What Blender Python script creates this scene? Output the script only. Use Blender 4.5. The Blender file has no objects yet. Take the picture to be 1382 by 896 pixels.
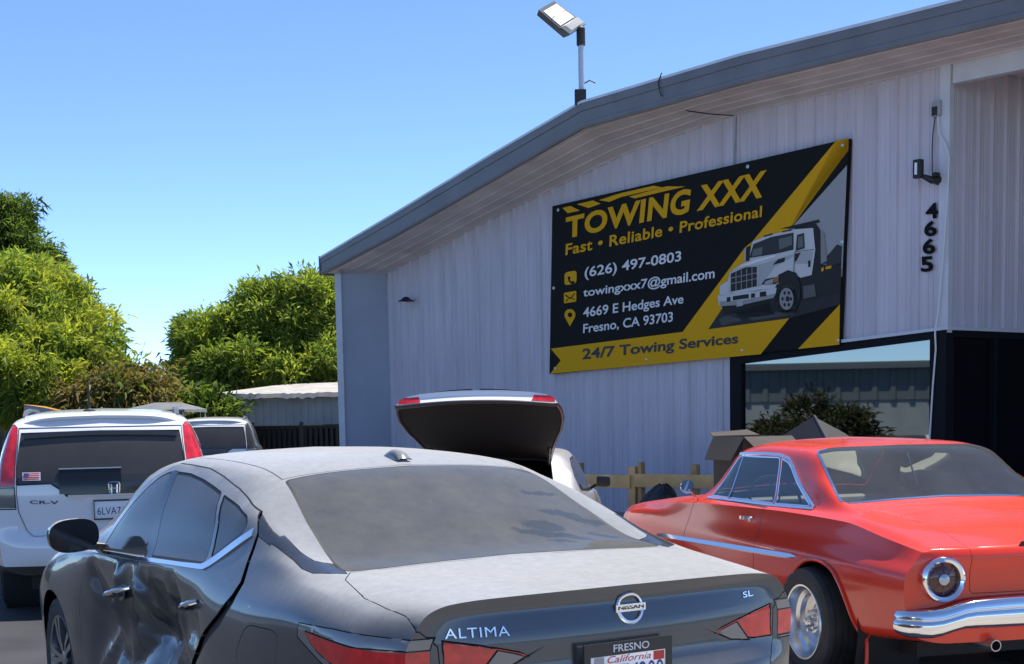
import bpy, bmesh, math, random
import numpy as np
from mathutils import Vector, Matrix
from mathutils.bvhtree import BVHTree
from mathutils.geometry import tessellate_polygon

C = bpy.context.scene
COL = C.collection
random.seed(7); np.random.seed(7)

# ------------------------------------------------------------------ camera
EYE, FPX, VH, TH, RO = 1.622, 1900.0, 548.0, 0.0907, 0.0183      # metres, pixels of a 1382 px wide picture, radians
PP = VH + FPX*math.tan(TH)
_c, _s, _cr, _sr = math.cos(TH), math.sin(TH), math.cos(RO), math.sin(RO)
cam_d = bpy.data.cameras.new('camera'); cam = bpy.data.objects.new('camera', cam_d); COL.objects.link(cam)
_fw = Vector((0, _c, -_s)); _up0 = Vector((0, _s, _c)); _rt0 = Vector((1, 0, 0))
_rt = _rt0*_cr - _up0*_sr; _up = _up0*_cr + _rt0*_sr
cam.matrix_world = Matrix(((_rt.x, _up.x, -_fw.x, 0), (_rt.y, _up.y, -_fw.y, 0), (_rt.z, _up.z, -_fw.z, EYE), (0, 0, 0, 1)))
cam_d.sensor_width = 36; cam_d.lens = FPX/1382*36; cam_d.shift_y = (PP-448)/1382
cam_d.clip_start = .05; cam_d.clip_end = 2000
C.camera = cam

# ------------------------------------------------------------------ sky, sun, exposure
SUN_EL, SUN_AZ = math.radians(68), math.radians(58)     # azimuth clockwise from +Y (the way the camera looks)
w = bpy.data.worlds.new('World'); C.world = w; w.use_nodes = True
nt = w.node_tree; bg = nt.nodes['Background']
sky = nt.nodes.new('ShaderNodeTexSky'); sky.sky_type = 'NISHITA'; sky.sun_disc = False
sky.sun_elevation = SUN_EL; sky.sun_rotation = SUN_AZ; sky.altitude = 1500; sky.air_density = .6; sky.dust_density = .0; sky.ozone_density = 6.0
nt.links.new(sky.outputs[0], bg.inputs[0]); bg.inputs[1].default_value = .15; 
sd = bpy.data.lights.new('sun', 'SUN'); sun = bpy.data.objects.new('sun', sd); COL.objects.link(sun)
sd.energy = 4.3; sd.angle = math.radians(.55); sd.color = (1, .95, .87)
sdir = Vector((math.sin(SUN_AZ)*math.cos(SUN_EL), math.cos(SUN_AZ)*math.cos(SUN_EL), math.sin(SUN_EL)))
sun.rotation_euler = sdir.to_track_quat('Z', 'Y').to_euler(); sun.location = (0, -5, 30)
C.view_settings.view_transform = 'Standard'; C.view_settings.look = 'None'; C.view_settings.exposure = 0.95; C.view_settings.gamma = 1
C.cycles.max_bounces = 8; C.cycles.transparent_max_bounces = 16

# ------------------------------------------------------------------ pixel helpers (measuring rod: photo pixel -> point on a real plane)
def ray(u, v):
    x, y = u-691, v-PP
    a = x*_cr-y*_sr; b = x*_sr+y*_cr
    return Vector((a/FPX, _c-b/FPX*_s, -_s-b/FPX*_c))
def at(u, v, Y):
    d = ray(u, v); return Vector((0, 0, EYE))+d*(Y/d.y)

# ------------------------------------------------------------------ materials
MATS = {}
def mat(name, col=(.5, .5, .5), rough=.5, metal=0., coat=0., spec=.5, emit=None, estr=1., noise=None, bump=None, streak=1.):
    """noise=(scale, amount[, detail]) varies the base colour; bump=(scale, strength, distance)"""
    if name in MATS: return MATS[name]
    m = bpy.data.materials.new(name); m.use_nodes = True; n = m.node_tree; b = n.nodes['Principled BSDF']
    b.inputs['Base Color'].default_value = (*col, 1); b.inputs['Roughness'].default_value = rough
    b.inputs['Metallic'].default_value = metal; b.inputs['Coat Weight'].default_value = coat; b.inputs['Coat Roughness'].default_value = .04
    b.inputs['Specular IOR Level'].default_value = spec
    if emit: b.inputs['Emission Color'].default_value = (*emit, 1); b.inputs['Emission Strength'].default_value = estr
    tc = n.nodes.new('ShaderNodeTexCoord')
    if noise:
        t = n.nodes.new('ShaderNodeTexNoise'); t.inputs['Scale'].default_value = noise[0]; t.inputs['Detail'].default_value = 6
        mp = n.nodes.new('ShaderNodeMapping'); mp.inputs['Scale'].default_value = (1, 1, streak); n.links.new(tc.outputs['Object'], mp.inputs[0]); n.links.new(mp.outputs[0], t.inputs['Vector'])
        r = n.nodes.new('ShaderNodeMapRange'); r.inputs[1].default_value = .3; r.inputs[2].default_value = .7
        r.inputs[3].default_value = 1-noise[1]; r.inputs[4].default_value = 1+noise[1]
        n.links.new(t.outputs[0], r.inputs[0])
        mx = n.nodes.new('ShaderNodeVectorMath'); mx.operation = 'SCALE'; mx.inputs[0].default_value = col
        n.links.new(r.outputs[0], mx.inputs['Scale']); n.links.new(mx.outputs[0], b.inputs['Base Color'])
    if bump:
        t = n.nodes.new('ShaderNodeTexNoise'); t.inputs['Scale'].default_value = bump[0]; t.inputs['Detail'].default_value = 4
        n.links.new(tc.outputs['Object'], t.inputs['Vector'])
        bp = n.nodes.new('ShaderNodeBump'); bp.inputs['Strength'].default_value = bump[1]; bp.inputs['Distance'].default_value = bump[2]
        n.links.new(t.outputs[0], bp.inputs['Height']); n.links.new(bp.outputs[0], b.inputs['Normal'])
    MATS[name] = m; return m
def paint(name, col, metal, rough, coat, dust_col, dust_side, dust_top, dust_scale=3., streak=0.):
    """car paint under a layer of settled dust: thick on faces that look up, thin on the sides, broken up by noise"""
    m = mat(name, col, rough, metal, coat); n = m.node_tree; b = n.nodes['Principled BSDF']; L = n.links
    tc = n.nodes.new('ShaderNodeTexCoord')
    ge = n.nodes.new('ShaderNodeNewGeometry'); sx = n.nodes.new('ShaderNodeSeparateXYZ'); L.new(ge.outputs['Normal'], sx.inputs[0])
    up = n.nodes.new('ShaderNodeMapRange'); up.inputs[1].default_value = .35; up.inputs[2].default_value = .97; up.inputs[3].default_value = dust_side; up.inputs[4].default_value = dust_top
    L.new(sx.outputs[2], up.inputs[0])
    t = n.nodes.new('ShaderNodeTexNoise'); t.inputs['Scale'].default_value = dust_scale; t.inputs['Detail'].default_value = 8; t.inputs['Roughness'].default_value = .65
    mp = n.nodes.new('ShaderNodeMapping'); mp.inputs['Scale'].default_value = (1, 1, 1+streak); L.new(tc.outputs['Object'], mp.inputs[0]); L.new(mp.outputs[0], t.inputs['Vector'])
    nr = n.nodes.new('ShaderNodeMapRange'); nr.inputs[1].default_value = .3; nr.inputs[2].default_value = .68; nr.inputs[3].default_value = .88; nr.inputs[4].default_value = 1.08
    L.new(t.outputs[0], nr.inputs[0])
    mu = n.nodes.new('ShaderNodeMath'); mu.operation = 'MULTIPLY'; mu.use_clamp = True; L.new(up.outputs[0], mu.inputs[0]); L.new(nr.outputs[0], mu.inputs[1])
    d = n.nodes.new('ShaderNodeBsdfDiffuse'); d.inputs[0].default_value = (*dust_col, 1); d.inputs[1].default_value = .8
    mx = n.nodes.new('ShaderNodeMixShader'); L.new(mu.outputs[0], mx.inputs[0]); L.new(b.outputs[0], mx.inputs[1]); L.new(d.outputs[0], mx.inputs[2])
    L.new(mx.outputs[0], n.nodes['Material Output'].inputs[0])
    return m
def glass(name, tint=(.6, .65, .63), refl=1., dust=0., dust_col=(.35, .33, .30), scale=4., ior=1.5, hole=None):
    """thin pane: see-through tint + mirror reflection, with a film of dust"""
    if name in MATS: return MATS[name]
    m = bpy.data.materials.new(name); m.use_nodes = True; n = m.node_tree; L = n.links; n.nodes.clear()
    out = n.nodes.new('ShaderNodeOutputMaterial')
    tr = n.nodes.new('ShaderNodeBsdfTransparent'); tr.inputs[0].default_value = (*tint, 1)
    gl = n.nodes.new('ShaderNodeBsdfGlossy'); gl.inputs['Roughness'].default_value = .02; gl.inputs[0].default_value = (refl, refl, refl, 1)
    fr = n.nodes.new('ShaderNodeFresnel'); fr.inputs[0].default_value = ior
    a = n.nodes.new('ShaderNodeMixShader'); L.new(fr.outputs[0], a.inputs[0]); L.new(tr.outputs[0], a.inputs[1]); L.new(gl.outputs[0], a.inputs[2])
    if dust > 0:
        tc = n.nodes.new('ShaderNodeTexCoord'); t = n.nodes.new('ShaderNodeTexNoise'); t.inputs['Scale'].default_value = scale; t.inputs['Detail'].default_value = 9; t.inputs['Roughness'].default_value = .6
        L.new(tc.outputs['Object'], t.inputs['Vector'])
        r = n.nodes.new('ShaderNodeMapRange'); r.inputs[1].default_value = .3; r.inputs[2].default_value = .7; r.inputs[3].default_value = dust*.7; r.inputs[4].default_value = min(1, dust*1.2)
        L.new(t.outputs[0], r.inputs[0])
        df = n.nodes.new('ShaderNodeBsdfDiffuse'); df.inputs[0].default_value = (*dust_col, 1)
        x = n.nodes.new('ShaderNodeMixShader'); L.new(r.outputs[0], x.inputs[0]); L.new(a.outputs[0], x.inputs[1]); L.new(df.outputs[0], x.inputs[2])
        L.new(x.outputs[0], out.inputs[0])
        m['dustfac'] = 1
    else: L.new(a.outputs[0], out.inputs[0])
    MATS[name] = m; return m

BLACK = mat('black_rubber', (.012, .012, .013), .6)
GLOSSBLACK = mat('gloss_black', (.008, .008, .009), .12)
CHROME = mat('chrome', (.82, .83, .84), .08, 1.)
STEEL = mat('dull_steel', (.45, .46, .48), .38, 1.)
DARK = mat('dark_interior', (.02, .02, .022), .8)

# ------------------------------------------------------------------ object helpers
def link(name, me, parent=None):
    o = bpy.data.objects.new(name, me); COL.objects.link(o)
    if parent is not None: o.parent = parent
    return o
def tag(o, label=None, cat=None, group=None, kind=None):
    if label: o['label'] = label
    if cat: o['category'] = cat
    if group: o['group'] = group
    if kind: o['kind'] = kind
    return o
def empty(name, loc=(0, 0, 0), rz=0., label=None, cat=None, group=None, pitch=0.):
    o = bpy.data.objects.new(name, None); COL.objects.link(o); o.empty_display_size = .2
    o.location = loc; o.rotation_euler = (0, 0, rz)
    return tag(o, label, cat, group)
def bmobj(name, bm, mats, parent=None, smooth=35.):
    me = bpy.data.meshes.new(name); bm.normal_update(); bm.to_mesh(me); bm.free()
    if not isinstance(mats, (list, tuple)): mats = [mats]
    for m in mats: me.materials.append(m)
    if smooth:
        me.polygons.foreach_set('use_smooth', [True]*len(me.polygons)); me.set_sharp_from_angle(angle=math.radians(smooth))
    return link(name, me, parent)

class MB:
    """collects simple shapes, then becomes ONE mesh object"""
    def __init__(s): s.v = []; s.f = []; s.m = []; s.cur = 0
    def add(s, V, F):
        o = len(s.v); s.v += [tuple(p) for p in V]; s.f += [tuple(i+o for i in f) for f in F]; s.m += [s.cur]*len(F); return s
    def box(s, lo, hi, M=None, bev=0.):
        (x0, y0, z0), (x1, y1, z1) = lo, hi
        V = [Vector(p) for p in ((x0, y0, z0), (x1, y0, z0), (x1, y1, z0), (x0, y1, z0), (x0, y0, z1), (x1, y0, z1), (x1, y1, z1), (x0, y1, z1))]
        F = [(3, 2, 1, 0), (4, 5, 6, 7), (0, 1, 5, 4), (1, 2, 6, 5), (2, 3, 7, 6), (3, 0, 4, 7)]
        if bev > 0:
            b = bmesh.new(); vs = [b.verts.new(p) for p in V]
            for f in F: b.faces.new([vs[i] for i in f])
            bmesh.ops.bevel(b, geom=list(b.edges), offset=bev, segments=2, profile=.5, affect='EDGES')
            b.verts.index_update(); V = [v.co.copy() for v in b.verts]; F = [[v.index for v in f.verts] for f in b.faces]; b.free()
        if M is not None: V = [M @ p for p in V]
        return s.add(V, F)
    def tube(s, pts, r, n=8, cap=True, closed=False):
        pts = [Vector(p) for p in pts]; N = len(pts); V = []; F = []
        rr = r if isinstance(r, (list, tuple)) else [r]*N
        prev = None
        for i, p in enumerate(pts):
            if closed: t = pts[(i+1) % N]-pts[i-1]
            else: t = pts[min(i+1, N-1)]-pts[max(i-1, 0)]
            t = t.normalized() if t.length > 1e-9 else Vector((0, 0, 1))
            if prev is None: a = t.orthogonal().normalized()
            else:
                a = prev-t*prev.dot(t); a = a.normalized() if a.length > 1e-6 else t.orthogonal().normalized()
            prev = a; b = t.cross(a)
            for k in range(n):
                q = 2*math.pi*k/n; V.append(p+(a*math.cos(q)+b*math.sin(q))*rr[i])
        for i in range(N if closed else N-1):
            j = (i+1) % N
            for k in range(n):
                k2 = (k+1) % n; F.append((i*n+k, i*n+k2, j*n+k2, j*n+k))
        if cap and not closed: F.append(tuple(range(n-1, -1, -1))); F.append(tuple((N-1)*n+k for k in range(n)))
        return s.add(V, F)
    def strip(s, pts, wdir, wid, thick, nrm=None):
        """flat bar following pts: width along wdir, thickness along its own normal"""
        pts = [Vector(p) for p in pts]; N = len(pts); V = []; F = []
        for i, p in enumerate(pts):
            t = (pts[min(i+1, N-1)]-pts[max(i-1, 0)]).normalized(); wd = Vector(wdir); wd = (wd-t*wd.dot(t)).normalized(); nn = t.cross(wd)
            ww = wid[i] if isinstance(wid, (list, tuple)) else wid
            for a, b in ((-1, -1), (1, -1), (1, 1), (-1, 1)): V.append(p+wd*ww/2*a+nn*thick/2*b)
        for i in range(N-1):
            for k in range(4): F.append((i*4+k, i*4+(k+1) % 4, i*4+4+(k+1) % 4, i*4+4+k))
        F.append((3, 2, 1, 0)); F.append(tuple(N*4-4+k for k in range(4)))
        return s.add(V, F)
    def lathe(s, prof, M=None, n=48, cap=False):
        """prof: (r, h) pairs turned round local Z"""
        V = []; F = []; P = len(prof)
        for k in range(n):
            q = 2*math.pi*k/n
            for r, h in prof: V.append(Vector((r*math.cos(q), r*math.sin(q), h)))
        for k in range(n):
            k2 = (k+1) % n
            for i in range(P-1): F.append((k*P+i, k2*P+i, k2*P+i+1, k*P+i+1))
        if cap: F.append(tuple(k*P for k in range(n-1, -1, -1))); F.append(tuple(k*P+P-1 for k in range(n)))
        if M is not None: V = [M @ p for p in V]
        return s.add(V, F)
    def prism(s, poly, ext, M=None):
        """poly: 2-D outline in XY, extruded along Z by ext=(z0, z1)"""
        n = len(poly); V = [Vector((x, y, ext[0])) for x, y in poly]+[Vector((x, y, ext[1])) for x, y in poly]
        tri = tessellate_polygon([[Vector((x, y, 0)) for x, y in poly]])
        F = [tuple(t) for t in tri]+[tuple(i+n for i in t[::-1]) for t in tri]+[(i, (i+1) % n, n+(i+1) % n, n+i) for i in range(n)]
        if M is not None: V = [M @ p for p in V]
        return s.add(V, F)
    def grid(s, rows):
        R = len(rows); N = len(rows[0]); V = [p for r in rows for p in r]
        return s.add(V, [(i*N+j, i*N+j+1, (i+1)*N+j+1, (i+1)*N+j) for i in range(R-1) for j in range(N-1)])
    def build(s, name, mats, parent=None, smooth=35., recalc=True):
        me = bpy.data.meshes.new(name); me.from_pydata(s.v, [], s.f)
        if not isinstance(mats, (list, tuple)): mats = [mats]
        for m in mats: me.materials.append(m)
        me.polygons.foreach_set('material_index', s.m)
        if recalc:
            b = bmesh.new(); b.from_mesh(me); bmesh.ops.recalc_face_normals(b, faces=b.faces); b.to_mesh(me); b.free()
        if smooth:
            me.polygons.foreach_set('use_smooth', [True]*len(me.polygons)); me.set_sharp_from_angle(angle=math.radians(smooth))
        me.update(); return link(name, me, parent)

def text_geo(body, bold=0., shear=0., spacing=1., extrude=0.):
    """verts, faces of a text, scaled so its ink box is the unit square; also the aspect"""
    cu = bpy.data.curves.new('t', 'FONT'); cu.body = body; cu.offset = bold; cu.shear = shear; cu.space_character = spacing; cu.resolution_u = 4; cu.extrude = extrude
    o = bpy.data.objects.new('t', cu); COL.objects.link(o)
    dg = bpy.context.evaluated_depsgraph_get(); me = o.evaluated_get(dg).to_mesh()
    V = np.array([v.co[:] for v in me.vertices]); F = [tuple(p.vertices) for p in me.polygons]
    o.evaluated_get(dg).to_mesh_clear(); bpy.data.objects.remove(o); bpy.data.curves.remove(cu)
    lo, hi = V.min(0), V.max(0); asp = (hi[0]-lo[0])/(hi[1]-lo[1])
    V[:, 0] = (V[:, 0]-lo[0])/(hi[0]-lo[0]); V[:, 1] = (V[:, 1]-lo[1])/(hi[1]-lo[1])
    return V, F, asp
def text_on(mb, body, f, **k):
    """lettering laid on a surface: f(a, b) maps the unit ink box to 3-D"""
    V, F, _ = text_geo(body, **k); return mb.add([f(p[0], p[1]) for p in V], F)

# ------------------------------------------------------------------ car bodies: a lofted shell that is then cut into its panels
def pchip(X, Y, x):
    X = np.asarray(X, float); Y = np.asarray(Y, float); x = np.clip(np.asarray(x, float), X[0], X[-1])
    if len(X) == 2: return Y[0]+(Y[1]-Y[0])*(x-X[0])/(X[1]-X[0])
    h = np.diff(X); d = np.diff(Y)/h; m = np.zeros(len(X))
    for i in range(1, len(X)-1):
        if d[i-1]*d[i] > 0:
            w1 = 2*h[i]+h[i-1]; w2 = h[i]+2*h[i-1]; m[i] = (w1+w2)/(w1/d[i-1]+w2/d[i])
    m[0] = d[0]; m[-1] = d[-1]
    i = np.clip(np.searchsorted(X, x, 'right')-1, 0, len(X)-2); t = (x-X[i])/h[i]
    return Y[i]*(1+2*t)*(1-t)**2+m[i]*h[i]*t*(1-t)**2+Y[i+1]*t*t*(3-2*t)+m[i+1]*h[i]*t*t*(t-1)
def section(P, sharp, sub):
    out = []; cuts = [0]+sorted(sharp)+[len(P)-1]
    for a, b in zip(cuts, cuts[1:]):
        Q = P[a:b+1]; t = np.concatenate([[0], np.cumsum(np.maximum(np.linalg.norm(np.diff(Q, axis=0), axis=1), 1e-4))])
        ts = np.concatenate([np.linspace(t[i], t[i+1], sub, endpoint=False) for i in range(len(t)-1)])
        out.append(np.stack([pchip(t, Q[:, 0], ts), pchip(t, Q[:, 1], ts)], 1))
    out.append(P[-1:]); return np.concatenate(out)
def car_shell(keys, x0, x1, step, sub, sharp=(), rear=(0, .8, 2.5, .9), front=(0, .8, 2.5, .9), capR=None, capF=None, deform=None, ncap=40, xs_extra=()):
    xs = np.unique(np.round(np.concatenate([np.arange(x0, x1, step), [x1], xs_extra]), 4))
    K = []
    for k in keys:
        a = np.array(k, float); K.append((pchip(a[:, 0], a[:, 1], xs), pchip(a[:, 0], a[:, 2], xs)))
    S = []
    for i in range(len(xs)):
        S.append(section(np.array([[k[0][i], k[1][i]] for k in K]), sharp, sub))
    S = np.array(S)                                   # station, point, (y, z)
    def warp(x, y):
        for (c, ln, p, Y), e, sg in ((rear, x0, -1), (front, x1, 1)):
            if c:
                q = np.clip(1-np.abs(x-e)/ln, 0, 1); x = x+sg*c*(q*q*(3-2*q))*(1-np.minimum(1, np.abs(y)/Y)**p)
        return x
    n = S.shape[1]; bm = bmesh.new(); G = []
    for i, x in enumerate(xs):
        L = [bm.verts.new((warp(x, S[i, j, 0]), S[i, j, 0], S[i, j, 1])) for j in range(n)]
        R = [bm.verts.new((warp(x, S[i, j, 0]), -S[i, j, 0], S[i, j, 1])) for j in range(1, n-1)]
        G.append(L+R[::-1])
    m = len(G[0])
    for i in range(len(xs)-1):
        for j in range(m):
            k = (j+1) % m; bm.faces.new((G[i][j], G[i+1][j], G[i+1][k], G[i][k]))
    for end, prof, sg in ((0, capR, -1), (len(xs)-1, capF, 1)):
        rows = []
        for j in range(n):
            y, z = S[end, j]; row = []
            for c in range(ncap+1):
                if c == 0: row.append(G[end][j]); continue
                if c == ncap: row.append(G[end][(m-j) % m]); continue
                yy = y*(1-2*c/ncap)
                ed = 1-abs(1-2*c/ncap)**6
                d = (pchip([p[0] for p in prof], [p[1] for p in prof], z) if prof else 0)*ed
                row.append(None if y < 1e-5 else bm.verts.new((warp(xs[end], yy)+sg*d, yy, z)))
            if y < 1e-5: row = [G[end][j]]*(ncap+1)
            rows.append(row)
        for j in range(n-1):
            for c in range(ncap):
                q = [rows[j][c], rows[j+1][c], rows[j+1][c+1], rows[j][c+1]]
                u = []
                for v in q:
                    if v not in u: u.append(v)
                if len(u) > 2: 
                    try: bm.faces.new(u if sg < 0 else u[::-1])
                    except ValueError: pass
    if deform:
        for v in bm.verts: v.co = deform(v.co)
    bmesh.ops.recalc_face_normals(bm, faces=bm.faces)
    bm.faces.layers.int.new('rg'); return bm
def pip(p, poly):
    x, y = p; r = False; n = len(poly); j = n-1
    for i in range(n):
        xi, yi = poly[i]; xj, yj = poly[j]
        if (yi > y) != (yj > y) and x < (xj-xi)*(y-yi)/(yj-yi)+xi: r = not r
        j = i
    return r
def smoothpoly(P, it=2):
    for _ in range(it):
        Q = []
        for i in range(len(P)):
            a, b = P[i], P[(i+1) % len(P)]
            if isinstance(a, tuple) and len(a) == 3 or len(b) == 3: pass
            Q += [(a[0]*.75+b[0]*.25, a[1]*.75+b[1]*.25), (a[0]*.25+b[0]*.75, a[1]*.25+b[1]*.75)]
        P = Q
    return P
def roundpoly(P, r):
    """round each corner of a polygon by radius-ish r (r may be per-corner)"""
    out = []; n = len(P)
    for i in range(n):
        p = Vector(P[i]); a = Vector(P[i-1])-p; b = Vector(P[(i+1) % n])-p
        ri = r[i] if isinstance(r, (list, tuple)) else r; d = min(ri, a.length*.45, b.length*.45)
        if d < 1e-4: out.append(tuple(p)); continue
        A = p+a.normalized()*d; B = p+b.normalized()*d
        for k in range(5):
            t = k/4; out.append(tuple(A*(1-t)**2+p*2*t*(1-t)+B*t*t))
    return out
def cut(bm, poly, ax, flt, rid):
    """cut the shell along a polygon drawn in side (0,2), top (0,1) or rear (1,2) view; faces inside get region rid (a number, or a function of the face centre)"""
    lay = bm.faces.layers.int['rg']; a, b = ax
    lo = [min(p[i] for p in poly)-.06 for i in (0, 1)]; hi = [max(p[i] for p in poly)+.06 for i in (0, 1)]
    cand = set()
    for f in bm.faces:
        c = f.calc_center_median()
        if lo[0] < c[a] < hi[0] and lo[1] < c[b] < hi[1] and flt(c): cand.add(f)
    n = len(poly)
    for i in range(n):
        p, q = poly[i], poly[(i+1) % n]
        d = (q[0]-p[0], q[1]-p[1]); ln = math.hypot(*d)
        if ln < 1e-6: continue
        x0, x1 = min(p[0], q[0])-1e-4, max(p[0], q[0])+1e-4; y0, y1 = min(p[1], q[1])-1e-4, max(p[1], q[1])+1e-4
        sel = []
        for f in cand:
            us = [v.co[a] for v in f.verts]; vs = [v.co[b] for v in f.verts]
            if max(us) < x0 or min(us) > x1 or max(vs) < y0 or min(vs) > y1: continue
            ss = [(u-p[0])*-d[1]+(v-p[1])*d[0] for u, v in zip(us, vs)]
            if min(ss) < -1e-6*ln and max(ss) > 1e-6*ln: sel.append(f)
        if not sel: continue
        co = [0, 0, 0]; no = [0, 0, 0]; co[a], co[b] = p; no[a], no[b] = -d[1]/ln, d[0]/ln
        es = {e for f in sel for e in f.edges}; vs = {v for f in sel for v in f.verts}
        r = bmesh.ops.bisect_plane(bm, geom=list(sel)+list(es)+list(vs), dist=2e-5, plane_co=co, plane_no=no)
        for g in r['geom']:
            if isinstance(g, bmesh.types.BMFace): cand.add(g)
        cand = {f for f in cand if f.is_valid}
    for f in cand:
        c = f.calc_center_median()
        if flt(c) and pip((c[a], c[b]), poly): f[lay] = rid(c) if callable(rid) else rid
def inset(poly, d):
    n = len(poly); A = sum(poly[i][0]*poly[(i+1) % n][1]-poly[(i+1) % n][0]*poly[i][1] for i in range(n)); sg = 1 if A > 0 else -1; out = []
    for i in range(n):
        p = Vector(poly[i]); a = (p-Vector(poly[i-1])); b = (Vector(poly[(i+1) % n])-p)
        if a.length < 1e-6 or b.length < 1e-6: continue
        a.normalize(); b.normalize(); na = Vector((-a.y, a.x))*sg; nb = Vector((-b.y, b.x))*sg; m = na+nb
        m = m/max(.35, m.dot(m)/2) if m.length > 1e-6 else na
        out.append(tuple(p+m*d))
    return out
def cutw(bm, poly, ax, flt, rid, d):
    """a pane with its own rim: the rim is region rid+100, the pane region rid"""
    cut(bm, poly, ax, flt, (lambda c: rid(c)+100) if callable(rid) else rid+100); cut(bm, inset(poly, d), ax, flt, rid)
def take(bm, rid):
    lay = bm.faces.layers.int['rg']; nb = bmesh.new(); mp = {}
    for f in bm.faces:
        if f[lay] == rid or f[lay] == rid+100 and rid >= 0:
            vs = []
            for v in f.verts:
                if v not in mp: mp[v] = nb.verts.new(v.co)
                vs.append(mp[v])
            nf = nb.faces.new(vs); nf.material_index = 1 if f[lay] != rid else 0
    nb.normal_update(); return nb
def panel(bm, rid, name, mats, parent, ring=.004, depth=-.003, push=0., smooth=32.):
    """one region of the shell as its own object; its rim becomes a dark gap or trim (second material)"""
    nb = take(bm, rid)
    if not nb.faces: nb.free(); print('EMPTY REGION', name, rid); return None
    if push:
        for v, nn in [(v, v.normal.copy()) for v in nb.verts]: v.co += nn*push
    if ring:
        r = bmesh.ops.inset_region(nb, faces=list(nb.faces), use_boundary=True, use_even_offset=True, thickness=ring, depth=0)
        for f in r['faces']: f.material_index = 1
        if depth:
            bv = {v for e in nb.edges if e.is_boundary for v in e.verts}
            for v in bv: v.co += v.normal*depth
    return bmobj(name, nb, mats, parent, smooth)
def liner(bm, rids, name, m, parent, off=-.02):
    """the trimmed inside of the shell (all painted regions, set in by off)"""
    lay = bm.faces.layers.int['rg']; nb = bmesh.new(); mp = {}
    bm.normal_update()
    for f in bm.faces:
        if f[lay] in rids:
            vs = []
            for v in f.verts:
                if v not in mp: mp[v] = nb.verts.new(v.co+v.normal*off)
                vs.append(mp[v])
            nb.faces.new(vs[::-1])
    return bmobj(name, nb, m, parent)
# ------------------------------------------------------------------ grey sedan: shell
SEDAN_POSE = (.367, 4.468, .5395)
def sedan_keys():
    return [
     [(.1,0,.25),(.5,0,.2),(4.3,0,.2),(4.88,0,.25)],
     [(.1,.6,.25),(.5,.72,.2),(4.3,.72,.2),(4.88,.55,.25)],
     [(.1,.68,.32),(.4,.84,.25),(1,.88,.22),(3.9,.88,.22),(4.5,.80,.22),(4.88,.62,.28)],
     [(.1,.72,.50),(.4,.885,.48),(1,.92,.48),(2.4,.90,.48),(3.9,.915,.48),(4.5,.84,.45),(4.88,.66,.45)],
     [(.1,.75,.72),(.3,.86,.72),(.7,.905,.70),(1.1,.925,.70),(2.4,.905,.68),(3.9,.92,.68),(4.5,.85,.62),(4.88,.66,.58)],
     [(.1,.76,.88),(.3,.855,.90),(.66,.89,.92),(1.1,.905,.90),(2.4,.905,.84),(3.9,.905,.80),(4.5,.83,.72),(4.88,.62,.64)],
     [(.1,.72,.97),(.3,.80,.99),(.66,.82,1.035),(1.1,.835,1.05),(1.6,.86,1.02),(2.47,.875,.975),(3.3,.88,.945),(3.9,.86,.90),(4.5,.76,.79),(4.88,.5,.68)],
     [(.1,.68,1.01),(.3,.73,1.025),(.66,.77,1.055),(1.1,.80,1.11),(1.6,.835,1.06),(2.47,.85,1.0),(3.3,.845,.97),(3.75,.80,.96),(4.5,.66,.82),(4.88,.4,.69)],
     [(.1,.62,1.03),(.3,.66,1.04),(.66,.70,1.068),(.9,.715,1.112),(1.1,.735,1.172),(1.45,.74,1.25),(1.7,.745,1.25),(2.4,.755,1.21),(2.9,.77,1.16),(3.3,.78,1.05),(3.75,.74,.985),(4.5,.58,.83),(4.88,.34,.695)],
     [(.1,.5,1.04),(.3,.56,1.05),(.66,.62,1.07),(.82,.62,1.085),(1.14,.60,1.20),(1.46,.575,1.33),(1.75,.58,1.385),(2.1,.59,1.40),(2.5,.60,1.405),(2.9,.61,1.36),(3.3,.65,1.18),(3.75,.66,.995),(4.5,.5,.84),(4.88,.28,.70)],
     [(.1,.25,1.045),(.3,.28,1.058),(.66,.32,1.077),(.8,.32,1.10),(1.14,.31,1.235),(1.5,.31,1.37),(1.9,.32,1.425),(2.45,.32,1.44),(2.9,.33,1.40),(3.3,.34,1.235),(3.8,.34,1.02),(4.5,.26,.85),(4.88,.14,.70)],
     [(.1,0,1.047),(.3,0,1.06),(.66,0,1.08),(.8,0,1.105),(1.14,0,1.245),(1.5,0,1.38),(1.9,0,1.435),(2.45,0,1.45),(2.9,0,1.41),(3.3,0,1.25),(3.8,0,1.03),(4.5,0,.86),(4.88,0,.70)]]
def sedan_shell(step=.03, deform=None):
    return car_shell(sedan_keys(), .1, 4.88, step, 5, sharp=(), rear=(.10, .75, 2.2, .85), front=(.25, .9, 2.2, .85),
        capR=[(.25,0),(.45,.04),(.70,.05),(.76,.03),(.80,.003),(.9,.0),(.96,-.012),(1.0,-.02),(1.035,-.005),(1.05,0)], capF=[(.25,0),(.4,.03),(.6,.03),(.7,0)], deform=deform)
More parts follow.
